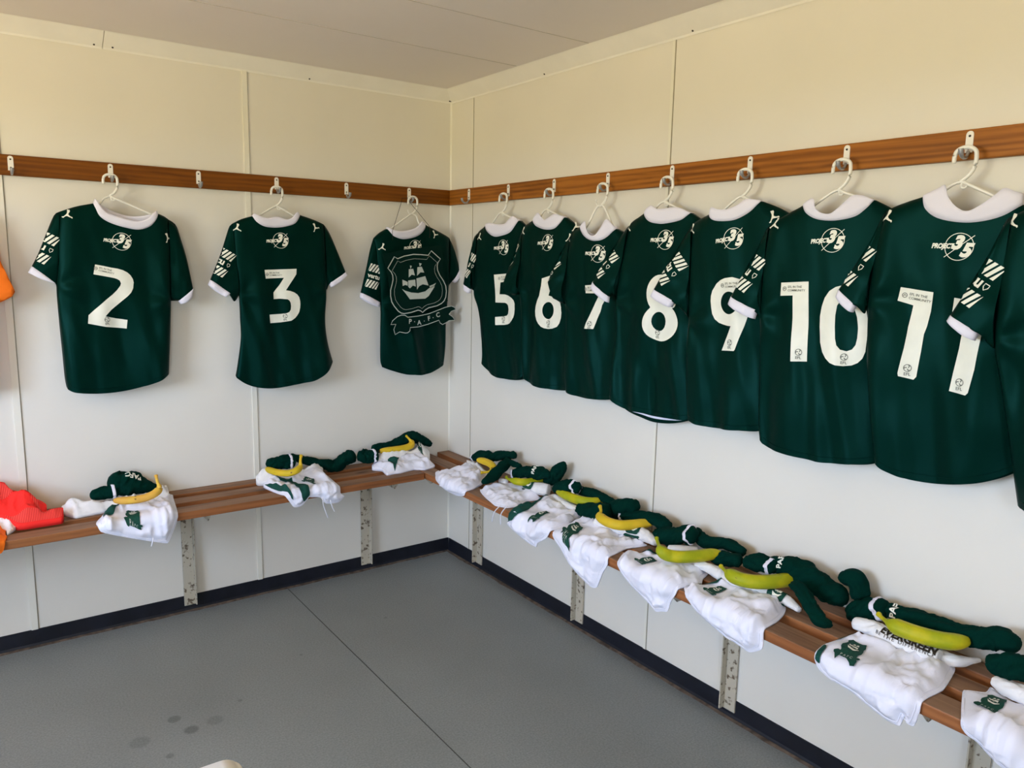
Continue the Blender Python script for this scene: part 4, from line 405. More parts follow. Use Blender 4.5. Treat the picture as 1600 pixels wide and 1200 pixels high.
# ------------------------------------------------------------------ coat rails and hooks
def bevelbox(a, b, m, name, parent=None, bev=.003, top=None):
    bm = bmesh.new(); fs = box(bm, a, b)
    bmesh.ops.bevel(bm, geom=bm.edges[:], offset=bev, segments=2, affect='EDGES', profile=.5)
    bm.normal_update()
    if top is not None:
        for fc in bm.faces:
            if fc.normal.z > .5: fc.material_index = 1
        return finish(name, bm, [m, top], parent, False)
    return finish(name, bm, m, parent, False)
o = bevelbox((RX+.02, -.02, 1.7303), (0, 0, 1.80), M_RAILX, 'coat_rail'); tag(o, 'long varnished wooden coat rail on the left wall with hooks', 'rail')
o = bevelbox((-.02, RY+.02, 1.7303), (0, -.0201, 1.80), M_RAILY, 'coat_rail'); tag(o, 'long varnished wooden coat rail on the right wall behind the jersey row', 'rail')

def make_hook(loc, wall, label, group):
    """built in local axes: x along the wall (to the right), y out of the wall, z up"""
    R_ = (lambda p: Vector((p[0], -p[1], p[2]))) if wall == 'L' else (lambda p: Vector((-p[1], -p[0], p[2])))
    t = thing('coat_hook', label, 'hook', loc, group); L0 = Vector(loc)
    bm = bmesh.new()
    out = [(-.0085, .037), (-.0085, -.006), (.0085, -.006), (.0085, .037)] ; pl = [(.0085*cos(a), .037+.0085*sin(a)) for a in [pi*i/8 for i in range(9)]]
    pl = pl+[(-.0085, -.004), (.0085, -.004)]
    prism(bm, pl, lambda p, q: L0+R_((p[0], q, p[1])), 0, .0025); finish('plate', bm, M_HOOKW, t, False)
    bm = bmesh.new(); pts = [(.000, .0015, -.001), (0, .004, -.008), (0, .012, -.016), (0, .026, -.017), (0, .036, -.010), (0, .040, .002)]
    P_ = [L0+R_(p) for p in catmull(pts, 5)]; tube_bm(bm, P_, [.0038+.0022*sm((i-14)/10) for i in range(len(P_))], 10, 1.0); 
    bmesh.ops.recalc_face_normals(bm, faces=bm.faces); finish('prong', bm, M_STEEL, t)
    for zz in (.034, .006):
        b2 = screwdot(L0+R_((0, .003, zz)), R_((0, 1, 0)), .0032); finish('screw', b2, M_DARKM, t)
    return t
HZ = 1.7957-.0455
protoL = protoR = None
NAMES = {0: 'corner shirt with the crest board', 2: 'shirt printed three', 4: 'shirt printed two', 6: 'orange shirt at the left edge'}
def dup(root, loc, label, group):
    r = root.copy(); COL.objects.link(r); r.location = loc; r['label'] = label; r['group'] = group
    for ch in list(root.children):
        c = ch.copy(); COL.objects.link(c); c.parent = r
    return r
for i in range(7):
    s = .2368+.3089*i
    lab = ('white metal hook on the left rail holding the %s' % NAMES[i]) if i in NAMES else \
        {1: 'empty white hook on the left rail between the corner shirt and the three', 3: 'empty white hook on the left rail between the two and the three', 5: 'empty white hook at the far left end of the left rail'}[i]
    loc = (-s, -.0202, HZ)
    if not protoL: protoL = make_hook(loc, 'L', lab, 'hooks on the left rail')
    else: dup(protoL, loc, lab, 'hooks on the left rail')
for i in range(9):
    y = -(.1941+.3096*i); loc = (-.0202, y, HZ)
    lab = 'empty steel hook on the right rail nearest the corner' if i == 0 else 'white metal hook on the right rail above the %s' % ('shirt printed '+['', 'five', 'six', 'seven', 'eight', 'nine', 'ten', 'eleven', ''][i])
    if i == 8: lab = 'white metal hook above the partly cut-off jersey at the right edge'
    if not protoR: protoR = make_hook(loc, 'R', lab, 'hooks on the right rail')
    else: dup(protoR, loc, lab, 'hooks on the right rail')

# ------------------------------------------------------------------ benches
def bench(wall):
    if wall == 'L': t = thing('slatted_bench', 'long three-slat wooden bench along the left wall on iron brackets', 'bench', (-2, -.15, 0))
    else: t = thing('slatted_bench', 'long three-slat wooden bench along the right wall under the jersey row', 'bench', (-.15, -2.3, 0))
    e0 = .3155 if wall == 'L' else .002; e1 = 3.6
    for a, b in ((.002, .07), (.115, .19), (.235, .31)):
        if wall == 'L': bevelbox((-e1, -b, .4945), (-e0, -a, .525), M_SLX, 'slat', t, .003, M_WORX)
        else: bevelbox((-b, -e1-.7, .4945), (-a, -e0, .525), M_SLY, 'slat', t, .003, M_WORY)
    for s in ((.465, 1.265, 2.05, 2.85) if wall == 'L' else (.298, 1.034, 1.79, 2.54, 3.3)):
        bm = bmesh.new(); w = .045; th = .004
        def B(s0, s1, t0, t1, z0, z1):
            if wall == 'L': box(bm, (-s1, -t1, z0), (-s0, -t0, z1))
            else: box(bm, (-t1, -s1, z0), (-t0, -s0, z1))
        # upright angle: one flange on the wall, one flange towards the room; then the arm under the slats
        B(s-w/2, s+w/2, .004, .010, .025, .49)
        B(s-w/2, s-w/2+th, .0101, .034, .03, .49)
        B(s-w/2, s-w/2+th, .034, .27, .462, .4943)
        B(s-w/2+th, s+w/2, .012, .27, .490, .4943)
        # pointed arm end
        vs = [(.27, .4943), (.27, .462), (.302, .4943)]
        for dz in (0,):
            pr = [bm.verts.new((-(s-w/2), -q[0], q[1]) if wall == 'L' else (-q[0], -(s-w/2), q[1])) for q in vs]
            pq = [bm.verts.new((-(s-w/2+th), -q[0], q[1]) if wall == 'L' else (-q[0], -(s-w/2+th), q[1])) for q in vs]
            bm.faces.new(pr); bm.faces.new(pq[::-1])
            for k in range(3): bm.faces.new((pr[k], pq[k], pq[(k+1) % 3], pr[(k+1) % 3]))
        bmesh.ops.recalc_face_normals(bm, faces=bm.faces)
        finish('bracket_leg', bm, M_IRON, t, False)
bench('L'); bench('R')

# ------------------------------------------------------------------ jerseys
UCAT = [[(.30, 1.0), (.02, .92), (-.12, .45), (-.05, .10), (-.30, -.15), (-.62, -.75), (-.95, -.85), (-.98, -1.0), (-.55, -.95), (-.15, -.45), (.10, -.20), (.45, -.42), (.80, -.45), (1.0, -.72), (.98, -.95), (.80, -.70), (.50, -.62), (.12, -.50)],]
CATP = [(-.35, 1.0), (.12, 1.0), (.22, .72), (.10, .30), (.05, .02), (.28, -.18), (.60, -.30), (.88, -.30), (1.0, -.48), (.92, -.66), (.74, -.52), (.45, -.52), (.12, -.46), (-.12, -.42), (-.40, -.66), (-.58, -1.0), (-.86, -1.0), (-.92, -.84), (-.68, -.74), (-.44, -.38), (-.26, .0), (-.22, .35), (-.30, .7)]
def jersey(key, d, label, hlabel):
    wall = d['wall']; hx, hy = d['hook']; a = radians(d['a'])
    if wall == 'L': ud, nd = Vector((1, 0, 0)), Vector((0, -1, 0))
    else: ud, nd = Vector((sin(a), -cos(a), 0)), Vector((-cos(a), -sin(a), 0))
    H = Vector((hx, hy, 0))
    def Wd(u, z, w): return H + ud*u + nd*w + Vector((0, 0, z))
    seed = sum(ord(c) for c in key)*7.3
    neck = [tuple(p) for p in d['neck']]; NL, NR = neck[0], neck[-1]; SL, SR = tuple(d['SL']), tuple(d['SR'])
    left = [SL]+[tuple(p) for p in d['left']]; right = [SR]+[tuple(p) for p in d['right']]
    hem = [tuple(p) for p in d['hem']]; hem[0] = left[-1]; hem[-1] = right[-1]
    NS = 64; NV = 72
    nL, nN, nR = 16, 32, 16
    sl_line = resample([SL, ((SL[0]+NL[0])/2, (SL[1]+NL[1])/2+.004), NL], nL)[:-1]; nk = resample(neck, nN)[:-1]; sr_line = resample([NR, ((SR[0]+NR[0])/2, (SR[1]+NR[1])/2+.004), SR], nR)
    top = sl_line+nk+sr_line; bot = resample(hem, NS); lf = resample(left, NV); rg = resample(right, NV)
    lz = sorted([(z, u) for u, z in lf]); rz = sorted([(z, u) for u, z in rg]); topz = sorted([(u, z) for u, z in top])
    shl = sorted([(SL[0], SL[1]), (NL[0], NL[1]), (NR[0], NR[1]), (SR[0], SR[1])])
    def Wf(u, z):
        uL = interp(lz, z); uR = interp(rz, z)
        de = min(u-uL, uR-u); e = qc(de/.045)
        dt = interp(shl, u)-z
        inneck = sm((u-NL[0]+.02)/.04)*sm((NR[0]+.02-u)/.04)
        et = qc((dt+.004)/.05); et = et+(1-et)*inneck*.9
        k = sm((SL[1]-z)/.55)
        amp = .003+.011*k
        q = noise.noise((u*11+seed, z*1.6+.6*noise.noise((u*3, z*3, seed)), seed*.37))
        q2 = noise.noise((u*24+z*5+seed, z*3.4, seed*.11+3))
        q3 = noise.noise((u*7-z*6+seed, z*7+u*3, seed*.7))
        fold = amp*q*2.1+amp*.6*q2+.006*q3
        # pulled folds running from the armpits
        for sx, pp in ((1, left[2]), (-1, right[min(2, len(right)-1)])):
            dx = (u-pp[0])*sx; dz = pp[1]-z; r = sqrt(dx*dx+dz*dz)
            if r < .2:
                th = atan2(dz, dx); fold += .006*sin(th*4.2+seed)*sm(1-r/.2)*sm(r/.05)
        return max(.0008, (.021+fold))*e*et
    body_b = []
    bm = bmesh.new()
    def coons(i, j):
        s = i/NS; v = j/NV; t = top[i]; b = bot[i]; l = lf[j]; r = rg[j]
        return tuple((1-v)*t[k]+v*b[k]+(1-s)*l[k]+s*r[k]-((1-s)*(1-v)*top[0][k]+s*(1-v)*top[-1][k]+(1-s)*v*bot[0][k]+s*v*bot[-1][k]) for k in (0, 1))
    F_, B_ = [], []
    for j in range(NV+1):
        fr, br = [], []
        for i in range(NS+1):
            u, z = coons(i, j); w = Wf(u, z)
            if i in (0, NS): vv = bm.verts.new(Wd(u, z, 0)); fr.append(vv); br.append(vv); continue
            fr.append(bm.verts.new(Wd(u, z, w)))
            zz = z-(.0 if j < NV else .006)
            br.append(bm.verts.new(Wd(u, zz if j else z, -.008*qc(min(i, NS-i)/NS/.12))))
        F_.append(fr); B_.append(br)
    for j in range(NV):
        for i in range(NS):
            bm.faces.new((F_[j][i], F_[j+1][i], F_[j+1][i+1], F_[j][i+1]))
            try: bm.faces.new((B_[j][i+1], B_[j+1][i+1], B_[j+1][i], B_[j][i]))
            except ValueError: pass
    # close the shoulders, leave neck and hem open
    for i in list(range(nL))+list(range(nL+nN, NS)):
        q = [F_[0][i], F_[0][i+1], B_[0][i+1], B_[0][i]]; q2 = []
        for v in q:
            if v not in q2: q2.append(v)
        if len(q2) > 2:
            try: bm.faces.new(q2)
            except ValueError: pass
    bmesh.ops.recalc_face_normals(bm, faces=bm.faces)
    root = thing('football_shirt', label, 'shirt', Wd(0, 1.62, 0), 'dark green numbered football shirts on the hooks')
    finish('body', bm, M_GREEN, root)
    # hem stitching rib
    bm = bmesh.new(); hp = [Wd(u, z+.016, Wf(u, z+.016)+.0006) for u, z in bot[2:-2]]; tube_bm(bm, hp, [.0009]*len(hp), 5); finish('hem_stitching', bm, M_GREEN, root)
    if key == '8':
        bm = bmesh.new(); q = [(u, z) for u, z in bot[8:-6]]
        A_ = [bm.verts.new(Wd(u, z+.002, -.012)) for u, z in q]; B2 = [bm.verts.new(Wd(u, z-.014*sin(pi*i/(len(q)-1)), -.010)) for i, (u, z) in enumerate(q)]
        C_ = [bm.verts.new(Wd(u, z-.026*sin(pi*i/(len(q)-1))-.001, -.009)) for i, (u, z) in enumerate(q)]
        for i in range(len(q)-1):
            bm.faces.new((A_[i], B2[i], B2[i+1], A_[i+1])); fc = bm.faces.new((B2[i], C_[i], C_[i+1], B2[i+1])); fc.material_index = 1
        o_ = finish('front_hem', bm, [M_WBAND, M_GREEN], root); md = o_.modifiers.new('thick', 'SOLIDIFY'); md.thickness = .0015
    # raglan seams
    # ---- collar
    n = 40; up_ = resample(d['up'], n); lo_ = resample(neck, n)
    bm = bmesh.new(); rings = []
    for i in range(n+1):
        t = i/n; lw = Wf(*lo_[i])+.0015; c = sin(pi*t)
        row = []
        for k in range(5):
            q = k/4; u = lo_[i][0]+(up_[i][0]-lo_[i][0])*q; z = lo_[i][1]+(up_[i][1]-lo_[i][1])*q
            row.append(bm.verts.new(Wd(u, z-.002*(k == 0), lw+.0015*sin(pi*q)+(.007*q)*c)))
        rings.append(row)
    for i in range(n+1):   # far half of the collar, back to the left end
        t = i/n; c = sin(pi*t); row = []
        ue = up_[-1][0]+(up_[0][0]-up_[-1][0])*t; ze = up_[-1][1]+(up_[0][1]-up_[-1][1])*t
        un = lo_[-1][0]+(lo_[0][0]-lo_[-1][0])*t; zn = lo_[-1][1]+(lo_[0][1]-lo_[-1][1])*t
        for k in range(5):
            q = k/4; z = (zn-.055*c)*(1-q)+(ze-.036*c**.7)*q; u = un*(1-q)+ue*q
            row.append(bm.verts.new(Wd(u, z, -.012*c-.002+.0015*sin(pi*q))))
        rings.append(row)
    m_ = len(rings)
    for i in range(m_):
        j = (i+1) % m_
        for k in range(4): bm.faces.new((rings[i][k], rings[j][k], rings[j][k+1], rings[i][k+1]))
    bmesh.ops.recalc_face_normals(bm, faces=bm.faces)
    o = finish('collar', bm, M_WBAND, root); md = o.modifiers.new('thick', 'SOLIDIFY'); md.thickness = .0018; md.offset = 0
    # ---- sleeves
    def sleeve(tip, arm, so, si, cf, lift, side):
        so = [tuple(p) for p in so]; si = [tuple(p) for p in si]
        outer = resample([tip]+so, 20); inner = resample([arm]+si, 20); NB = 16
        ax0 = Vector(((tip[0]+arm[0])/2, (tip[1]+arm[1])/2)); ax1 = Vector(((so[-1][0]+si[-1][0])/2, (so[-1][1]+si[-1][1])/2))
        ad = (ax1-ax0); AL = ad.length; ad.normalize(); an = Vector((-ad.y, ad.x))
        def side_d(P_): return sorted([((Vector(p)-ax0).dot(ad), (Vector(p)-ax0).dot(an)) for p in P_])
        sO, sI = side_d(outer), side_d(inner)
        def Ws(u, z):
            q = Vector((u, z))-ax0; al = q.dot(ad); bb = q.dot(an); o1 = interp(sO, al); i1 = interp(sI, al)
            lo2, hi2 = min(o1, i1), max(o1, i1); de = min(bb-lo2, hi2-bb)
            t = al/AL
            fo = .004*noise.noise((bb*26+seed, al*8, seed+side))+.003*noise.noise((bb*50+al*20, al*12, seed))
            root_ = .35+.65*sm(t/.35)
            return lift*sm(t*1.6)+max(.001, .014*root_+.010*(1-root_)+fo)*qc(de/.035)
        bm = bmesh.new(); Fr, Bk = [], []
        for i in range(21):
            o_, i_ = outer[i], inner[i]; fr, bk = [], []
            base = lift*sm(i/20*1.6)
            for k in range(NB+1):
                b = k/NB; u = o_[0]+(i_[0]-o_[0])*b; z = o_[1]+(i_[1]-o_[1])*b
                if k in (0, NB): v = bm.verts.new(Wd(u, z, base)); fr.append(v); bk.append(v)
                else:
                    fr.append(bm.verts.new(Wd(u, z, Ws(u, z)+.001))); bk.append(bm.verts.new(Wd(u, z, base-.007*qc(min(b, 1-b)/.25))))
            Fr.append(fr); Bk.append(bk)
        for i in range(20):
            for k in range(NB):
                bm.faces.new((Fr[i][k], Fr[i][k+1], Fr[i+1][k+1], Fr[i+1][k]))
                try: bm.faces.new((Bk[i][k+1], Bk[i][k], Bk[i+1][k], Bk[i+1][k+1]))
                except ValueError: pass
        bmesh.ops.recalc_face_normals(bm, faces=bm.faces)
        so_ = finish('sleeve', bm, M_GREEN, root)
        if cf:
            c0, c1 = tuple(cf[0]), tuple(cf[1]); bm = bmesh.new(); Fr, Bk = [], []
            o0, i0 = outer[-1], inner[-1]
            for i in range(4):
                q = i/3-.12*(i == 0); fr, bk = [], []
                for k in range(NB+1):
                    b = k/NB; p0 = (o0[0]+(i0[0]-o0[0])*b, o0[1]+(i0[1]-o0[1])*b); p1 = (c0[0]+(c1[0]-c0[0])*b, c0[1]+(c1[1]-c0[1])*b)
                    sag = -.004*sin(pi*b)*q
                    u = p0[0]+(p1[0]-p0[0])*q; z = p0[1]+(p1[1]-p0[1])*q+sag; w = max(Ws(*p0), lift+.0)+.0012
                    if k in (0, NB): v = bm.verts.new(Wd(u, z, lift)); fr.append(v); bk.append(v)
                    else: fr.append(bm.verts.new(Wd(u, z, w))); bk.append(bm.verts.new(Wd(u, z, lift-.008*qc(min(b, 1-b)/.25))))
                Fr.append(fr); Bk.append(bk)
            for i in range(3):
                for k in range(NB):
                    bm.faces.new((Fr[i][k], Fr[i][k+1], Fr[i+1][k+1], Fr[i+1][k]))
                    try: bm.faces.new((Bk[i][k+1], Bk[i][k], Bk[i+1][k], Bk[i+1][k+1]))
                    except ValueError: pass
            bmesh.ops.recalc_face_normals(bm, faces=bm.faces)
            o = finish('cuff', bm, M_WBAND, so_); md = o.modifiers.new('thick', 'SOLIDIFY'); md.thickness = .0015; md.offset = 0
        return so_, Ws, ad, (sO, sI, ax0, ad, an)
    liftL = .016 if wall == 'R' else 0.0; liftR = -.018 if wall == 'R' else 0.0
    armL = left[2]; armR = right[min(2, len(right)-1)]
    S1, WsL, adL, fL = sleeve(SL, armL, *d['sl'], liftL, 0)
    S2, WsR, adR, fR = sleeve(SR, armR, *d['sr'], liftR, 5)
    def put(bmx, name, m, Wfn, parent, off=.0014, cell=.006):
        gridcut(bmx, cell)
        for v in bmx.verts: v.co = Wd(v.co.x, v.co.y, Wfn(v.co.x, v.co.y)+off)
        bmesh.ops.recalc_face_normals(bmx, faces=bmx.faces)
        # face outwards
        if bmx.faces and sum((fc.normal.dot(nd) for fc in bmx.faces)) < 0: bmesh.ops.reverse_faces(bmx, faces=bmx.faces)
        return finish(name, bmx, m, parent)
    nums = []
    for o_, hs, ch in d['digits']: nums.append(put(poly_bm(o_, hs), 'number_digit', M_PRINT, Wf, root, .0016))
    if key == '4': pass
    # league marks inside the digits
    for q, c in enumerate(d['badge'] or []):
        par = nums[min(q, len(nums)-1)]
        bs = [poly_bm(circle(c[0], c[1]+.003, .0095, 20), [circle(c[0], c[1]+.003, .0078, 20)])]
        for t_ in range(3):
            an_ = t_*2*pi/3+.4; bs.append(stroke_bm([(c[0]+.0072*cos(an_+s_*.5), c[1]+.003+.0072*sin(an_+s_*.5)) if s_ else (c[0]+.002*cos(an_), c[1]+.003+.002*sin(an_)) for s_ in (0, 1, 2)], .0024, False))
        bs.append(xf(text_bm('EFL', .0105, .02), lambda x, y, c=c: (c[0]+x, c[1]-.0125+y)))
        put(merge_bms(bs), 'league_badge', M_GREY, Wf, par, .0026)
    if d['comm']:
        p0, p1 = Vector(d['comm'][0]), Vector(d['comm'][1]); ex = (p1-p0).normalized(); ey = Vector((-ex.y, ex.x)); k = (p1-p0).length
        bs = [poly_bm(circle(0, 0, .0062, 16), [circle(0, 0, .0046, 16)]), stroke_bm([(-.003, -.002), (0, .002), (.003, -.001)], .002, False)]
        bs.append(xf(text_bm('EFL IN THE', .0085, .015, align='LEFT'), lambda x, y: (x+.010, y+.0048))); bs.append(xf(text_bm('COMMUNITY', .0085, .008, align='LEFT'), lambda x, y: (x+.010, y-.0048)))
        put(xf(merge_bms(bs), lambda x, y: (p0.x+ex.x*x+ey.x*y, p0.y+ex.y*x+ey.y*y)), 'community_mark', M_GREY, Wf, nums[0] if nums else root, .0026)
    if d['logo']:
        c = d['logo']; r = .031; sl_ = (NR[1]-NL[1])/(NR[0]-NL[0])*.6 if key != '2' else -.1; ca, sa = cos(atan2(sl_, 1)), sin(atan2(sl_, 1))
        bs = [stroke_bm(circle(0, 0, r, 36), .0016), stroke_bm([(-r*.95, -r*.85), (r*.95, r*.9)], .0016, False)]
        bs.append(xf(text_bm('3', .042, .06, .3), lambda x, y: (x-.006, y+.008))); bs.append(xf(text_bm('5', .042, .06, .3), lambda x, y: (x+.015, y-.008)))
        bs.append(xf(text_bm('PROJECT', .0155, .05, .15, spacing=.95, sx=.8), lambda x, y: (x-.036, y-.001+x*.05)))
        put(xf(merge_bms(bs), lambda x, y: (c[0]+x*ca-y*sa, c[1]+x*sa+y*ca)), 'project_logo', M_PRINT, Wf, root, .0016)
    for c in d['cat']:
        s_ = .0165; th = radians(-18) if c[0] < 0 else radians(20); fl = 1
        put(xf(poly_bm(CATP), lambda x, y: (c[0]+s_*(fl*x*cos(th)-y*sin(th)), c[1]+s_*(fl*x*sin(th)+y*cos(th)))), 'leaping_cat_mark', M_PRINT, Wf, root, .0018, .005)
    # sleeve sponsor patch: two blocks of slanted stripes with lettering between
    c = d['patch']; sO, sI, ax0, ad, an = fL
    ey = -ad; ex = Vector((ey.y, -ey.x))
    if ex.x < 0: ex = -ex
    bs = []
    wv, hv = .027, .048
    for blk in ((.016, .046), (-.046, -.016)):
        for k in range(-3, 5):
            x0 = k*.0125
            q = [(x0, blk[0]), (x0+.0078, blk[0]), (x0+.0078+.014, blk[1]), (x0+.014, blk[1])]
            q = [(min(wv, max(-wv, x)), y) for x, y in q]
            if abs(q[0][0]-q[1][0])+abs(q[2][0]-q[3][0]) > .004:
                try: bs.append(poly_bm(q))
                except Exception: pass
    if key in ('4',): bs.append(text_bm('vertu', .024, .03, spacing=.95))
    else:
        bs.append(xf(text_bm('tu' if key != '12' else 'rtu', .030, .035), lambda x, y: (x-.009, y+.002)))
        bs.append(stroke_bm([(.014, .006), (.023, .006), (.023, 0), (.0185, -.006), (.014, 0)], .0018))
    PS = 1.16
    pb = xf(merge_bms(bs), lambda x, y: (c[0]+PS*(ex.x*x+ey.x*y), c[1]+PS*(ex.y*x+ey.y*y)))
    gridcut(pb, .006)
    # keep only what lies on the visible side of the sleeve
    kill = []
    for fc in pb.faces:
        m0 = fc.calc_center_median(); q = Vector((m0.x, m0.y))-ax0; al = q.dot(ad); bb = q.dot(an); o1 = interp(sO, al); i1 = interp(sI, al)
        if min(bb-min(o1, i1), max(o1, i1)-bb) < .002: kill.append(fc)
    bmesh.ops.delete(pb, geom=kill, context='FACES')
    if pb.faces: put(pb, 'striped_sponsor_patch', M_PRINT, WsL, S1, .0026, 1.0)
    else: pb.free()
    # ---- hanger
    tilt = atan2(NR[1]-NL[1], NR[0]-NL[0]); cu = (NL[0]+NR[0])/2*.3
    u0 = {'2': -.008, '3': -.012, '4': 0}.get(key, .012)
    def Hp(x, z, w=-.014): return Wd(u0+x, z, w)
    ht = thing('coat_hanger', hlabel, 'hanger', Hp(0, 1.75), 'white plastic hangers')
    zt = 1.742; arc = [(-.0235+.0, zt-.022), (-.0235, zt-.006)]+[(.0225*cos(a_), zt-.004+.0225*sin(a_)*.75) for a_ in [pi-pi*i/8 for i in range(9)]]+[(.023, zt-.018), (.020, zt-.036), (.010, zt-.052), (-.002, zt-.062), (-.004, zt-.066)]
    jx, jz = arc[-1]
    wire('hook', [Hp(x+jx*0, z) for x, z in arc], .0048, M_HANG, ht, 10, 4)
    bm = bmesh.new(); ca, sa = cos(tilt*.8), sin(tilt*.8)
    def arm(x, z): return Hp(jx+x*ca-z*sa, jz+x*sa+z*ca, -.006-.004*(abs(x) < .05))
    def inside(e, n): return (n[0]+(e[0]-n[0])*.62, n[1]+(e[1]-n[1])*.62-.014)
    eL, eR = inside(SL, NL), inside(SR, NR)
    def lz_(p, w=-.003): return Wd(p[0], p[1], w)
    J0 = (u0+jx, jz)
    nLm, nRm = (NL[0]+.012, NL[1]+.006-.012), (NR[0]-.012, NR[1]+.006-.012)
    P_ = [Vector(p) for p in catmull([list(lz_(eL)), list(lz_(nLm)), list(lz_((J0[0]-.02, J0[1]-.008), -.010)), list(lz_(J0, -.013)), list(lz_((J0[0]+.02, J0[1]-.008), -.010)), list(lz_(nRm)), list(lz_(eR))], 6)]; tube_bm(bm, P_, [.0040]*len(P_), 8)
    P_ = [Vector(p) for p in catmull([list(lz_(eL)), list(lz_((eL[0]+.003, eL[1]-.014))), list(lz_((0, min(eL[1], eR[1])-.03))), list(lz_((eR[0]-.003, eR[1]-.014))), list(lz_(eR))], 6)]; tube_bm(bm, P_, [.003]*len(P_), 8)
    # little strap notch under the neck
    if key in ('4', '7'): pts = [(-.022, .022), (-.020, .008), (-.008, -.004)]
    else: pts = [(.004, -.002), (.003, -.011), (.011, -.013), (.016, -.008)]
    P_ = [Vector(p) for p in catmull([list(arm(*p)) for p in pts], 4)]; tube_bm(bm, P_, [.0026]*len(P_), 8)
    bmesh.ops.recalc_face_normals(bm, faces=bm.faces); finish('shoulder_frame', bm, M_HANG, ht)

NW = ['zero', 'one', 'two', 'three', 'four', 'five', 'six', 'seven', 'eight', 'nine', 'ten', 'eleven', 'twelve']
LAB = {'2': 'dark green football shirt printed with a two on the left wall', '3': 'dark green football shirt printed with a three on the left wall',
 '4': 'dark green football shirt in the corner, covered by the crest pennant', '5': 'dark green shirt printed with a five, first of the overlapping row', '6': 'dark green shirt printed with a six on the right wall',
 '7': 'dark green shirt printed with a seven on the right wall', '8': 'dark green shirt printed with an eight, white lining at its hem', '9': 'dark green shirt printed with a nine on the right wall',
 '10': 'dark green shirt printed with a ten on the right wall', '11': 'large dark green shirt printed with an eleven, nearest the camera', '12': 'dark green shirt cut off by the right edge of the photo'}
for k, d in SHIRTS.items():
    hl = 'white plastic hanger holding the %s' % ({'4': 'corner shirt behind the crest pennant', '12': 'shirt cut off at the right edge'}.get(k, 'shirt printed with %s' % NW[int(k)]))
    jersey(k, d, LAB[k], hl)

# ------------------------------------------------------------------ crest pennant over the corner shirt
def pennant():
    Y = -.125; X0 = -.2368
    t = thing('crest_pennant', 'dark green club crest pennant with ship and ribbon hanging over the corner shirt', 'pennant', (X0, Y, 1.45))
    def place(bmx, off, name, m, par, th=None):
        for v in bmx.verts: v.co = Vector((X0+v.co.x, Y-off, v.co.y))
        bmesh.ops.recalc_face_normals(bmx, faces=bmx.faces)
        if bmx.faces and sum(fc.normal.y for fc in bmx.faces) > 0: bmesh.ops.reverse_faces(bmx, faces=bmx.faces)
        o = finish(name, bmx, m, par, False)
        if th: md = o.modifiers.new('thick', 'SOLIDIFY'); md.thickness = th
        return o
    place(poly_bm(PEN['card']), 0, 'backing_card', M_PEN, t, .002)
    sh = place(poly_bm(PEN['shield']), .003, 'shield', M_PEN, t, .002)
    def shrink(P_, k):
        cx_ = sum(p[0] for p in P_)/len(P_); cy_ = sum(p[1] for p in P_)/len(P_); return [(cx_+(p[0]-cx_)*k, cy_+(p[1]-cy_)*k) for p in P_]
    place(stroke_bm(PEN['shield'], .0042), .0042, 'border_line', M_PENL, sh); place(stroke_bm(shrink(PEN['shield'], .86), .0014), .0042, 'inner_line', M_PENL, sh)
    place(merge_bms([poly_bm(q) for q in PEN['ship']]), .0042, 'sailing_ship', M_PENL, sh)
    rb = place(poly_bm(PEN['ribbon']), .0055, 'ribbon', M_PEN, t, .002)
    bs = [stroke_bm(PEN['ribbon'], .0032)]
    for (p, c), r_ in zip(PEN['letters'], (-2, 4, 10, 16)):
        r_ = radians(r_); bs.append(xf(text_bm(c, .030, .02), lambda x, y: (p[0]+x*cos(r_)-y*sin(r_), p[1]+x*sin(r_)+y*cos(r_))))
    for p in PEN['dots']: bs.append(poly_bm(circle(p[0], p[1], .0022, 10)))
    place(merge_bms(bs), .0068, 'ribbon_lettering', M_PENL, rb)
    cd = [Vector((X0+p[0], -.09 if i in (1, 2, 3, 4) else Y, p[1])) for i, p in enumerate(PEN['cord'])]
    cd[2].y = cd[3].y = -.055; cd[1].y = cd[4].y = -.062; lo = Vector((cd[0].x+.002, Y+.001, 1.555)); hi = Vector((cd[-1].x-.002, Y+.001, 1.57))
    bm = bmesh.new(); tube_bm(bm, [lo]+cd+[hi], [.0011]*(len(cd)+2), 6); finish('cord', bm, M_CORD, t)
pennant()

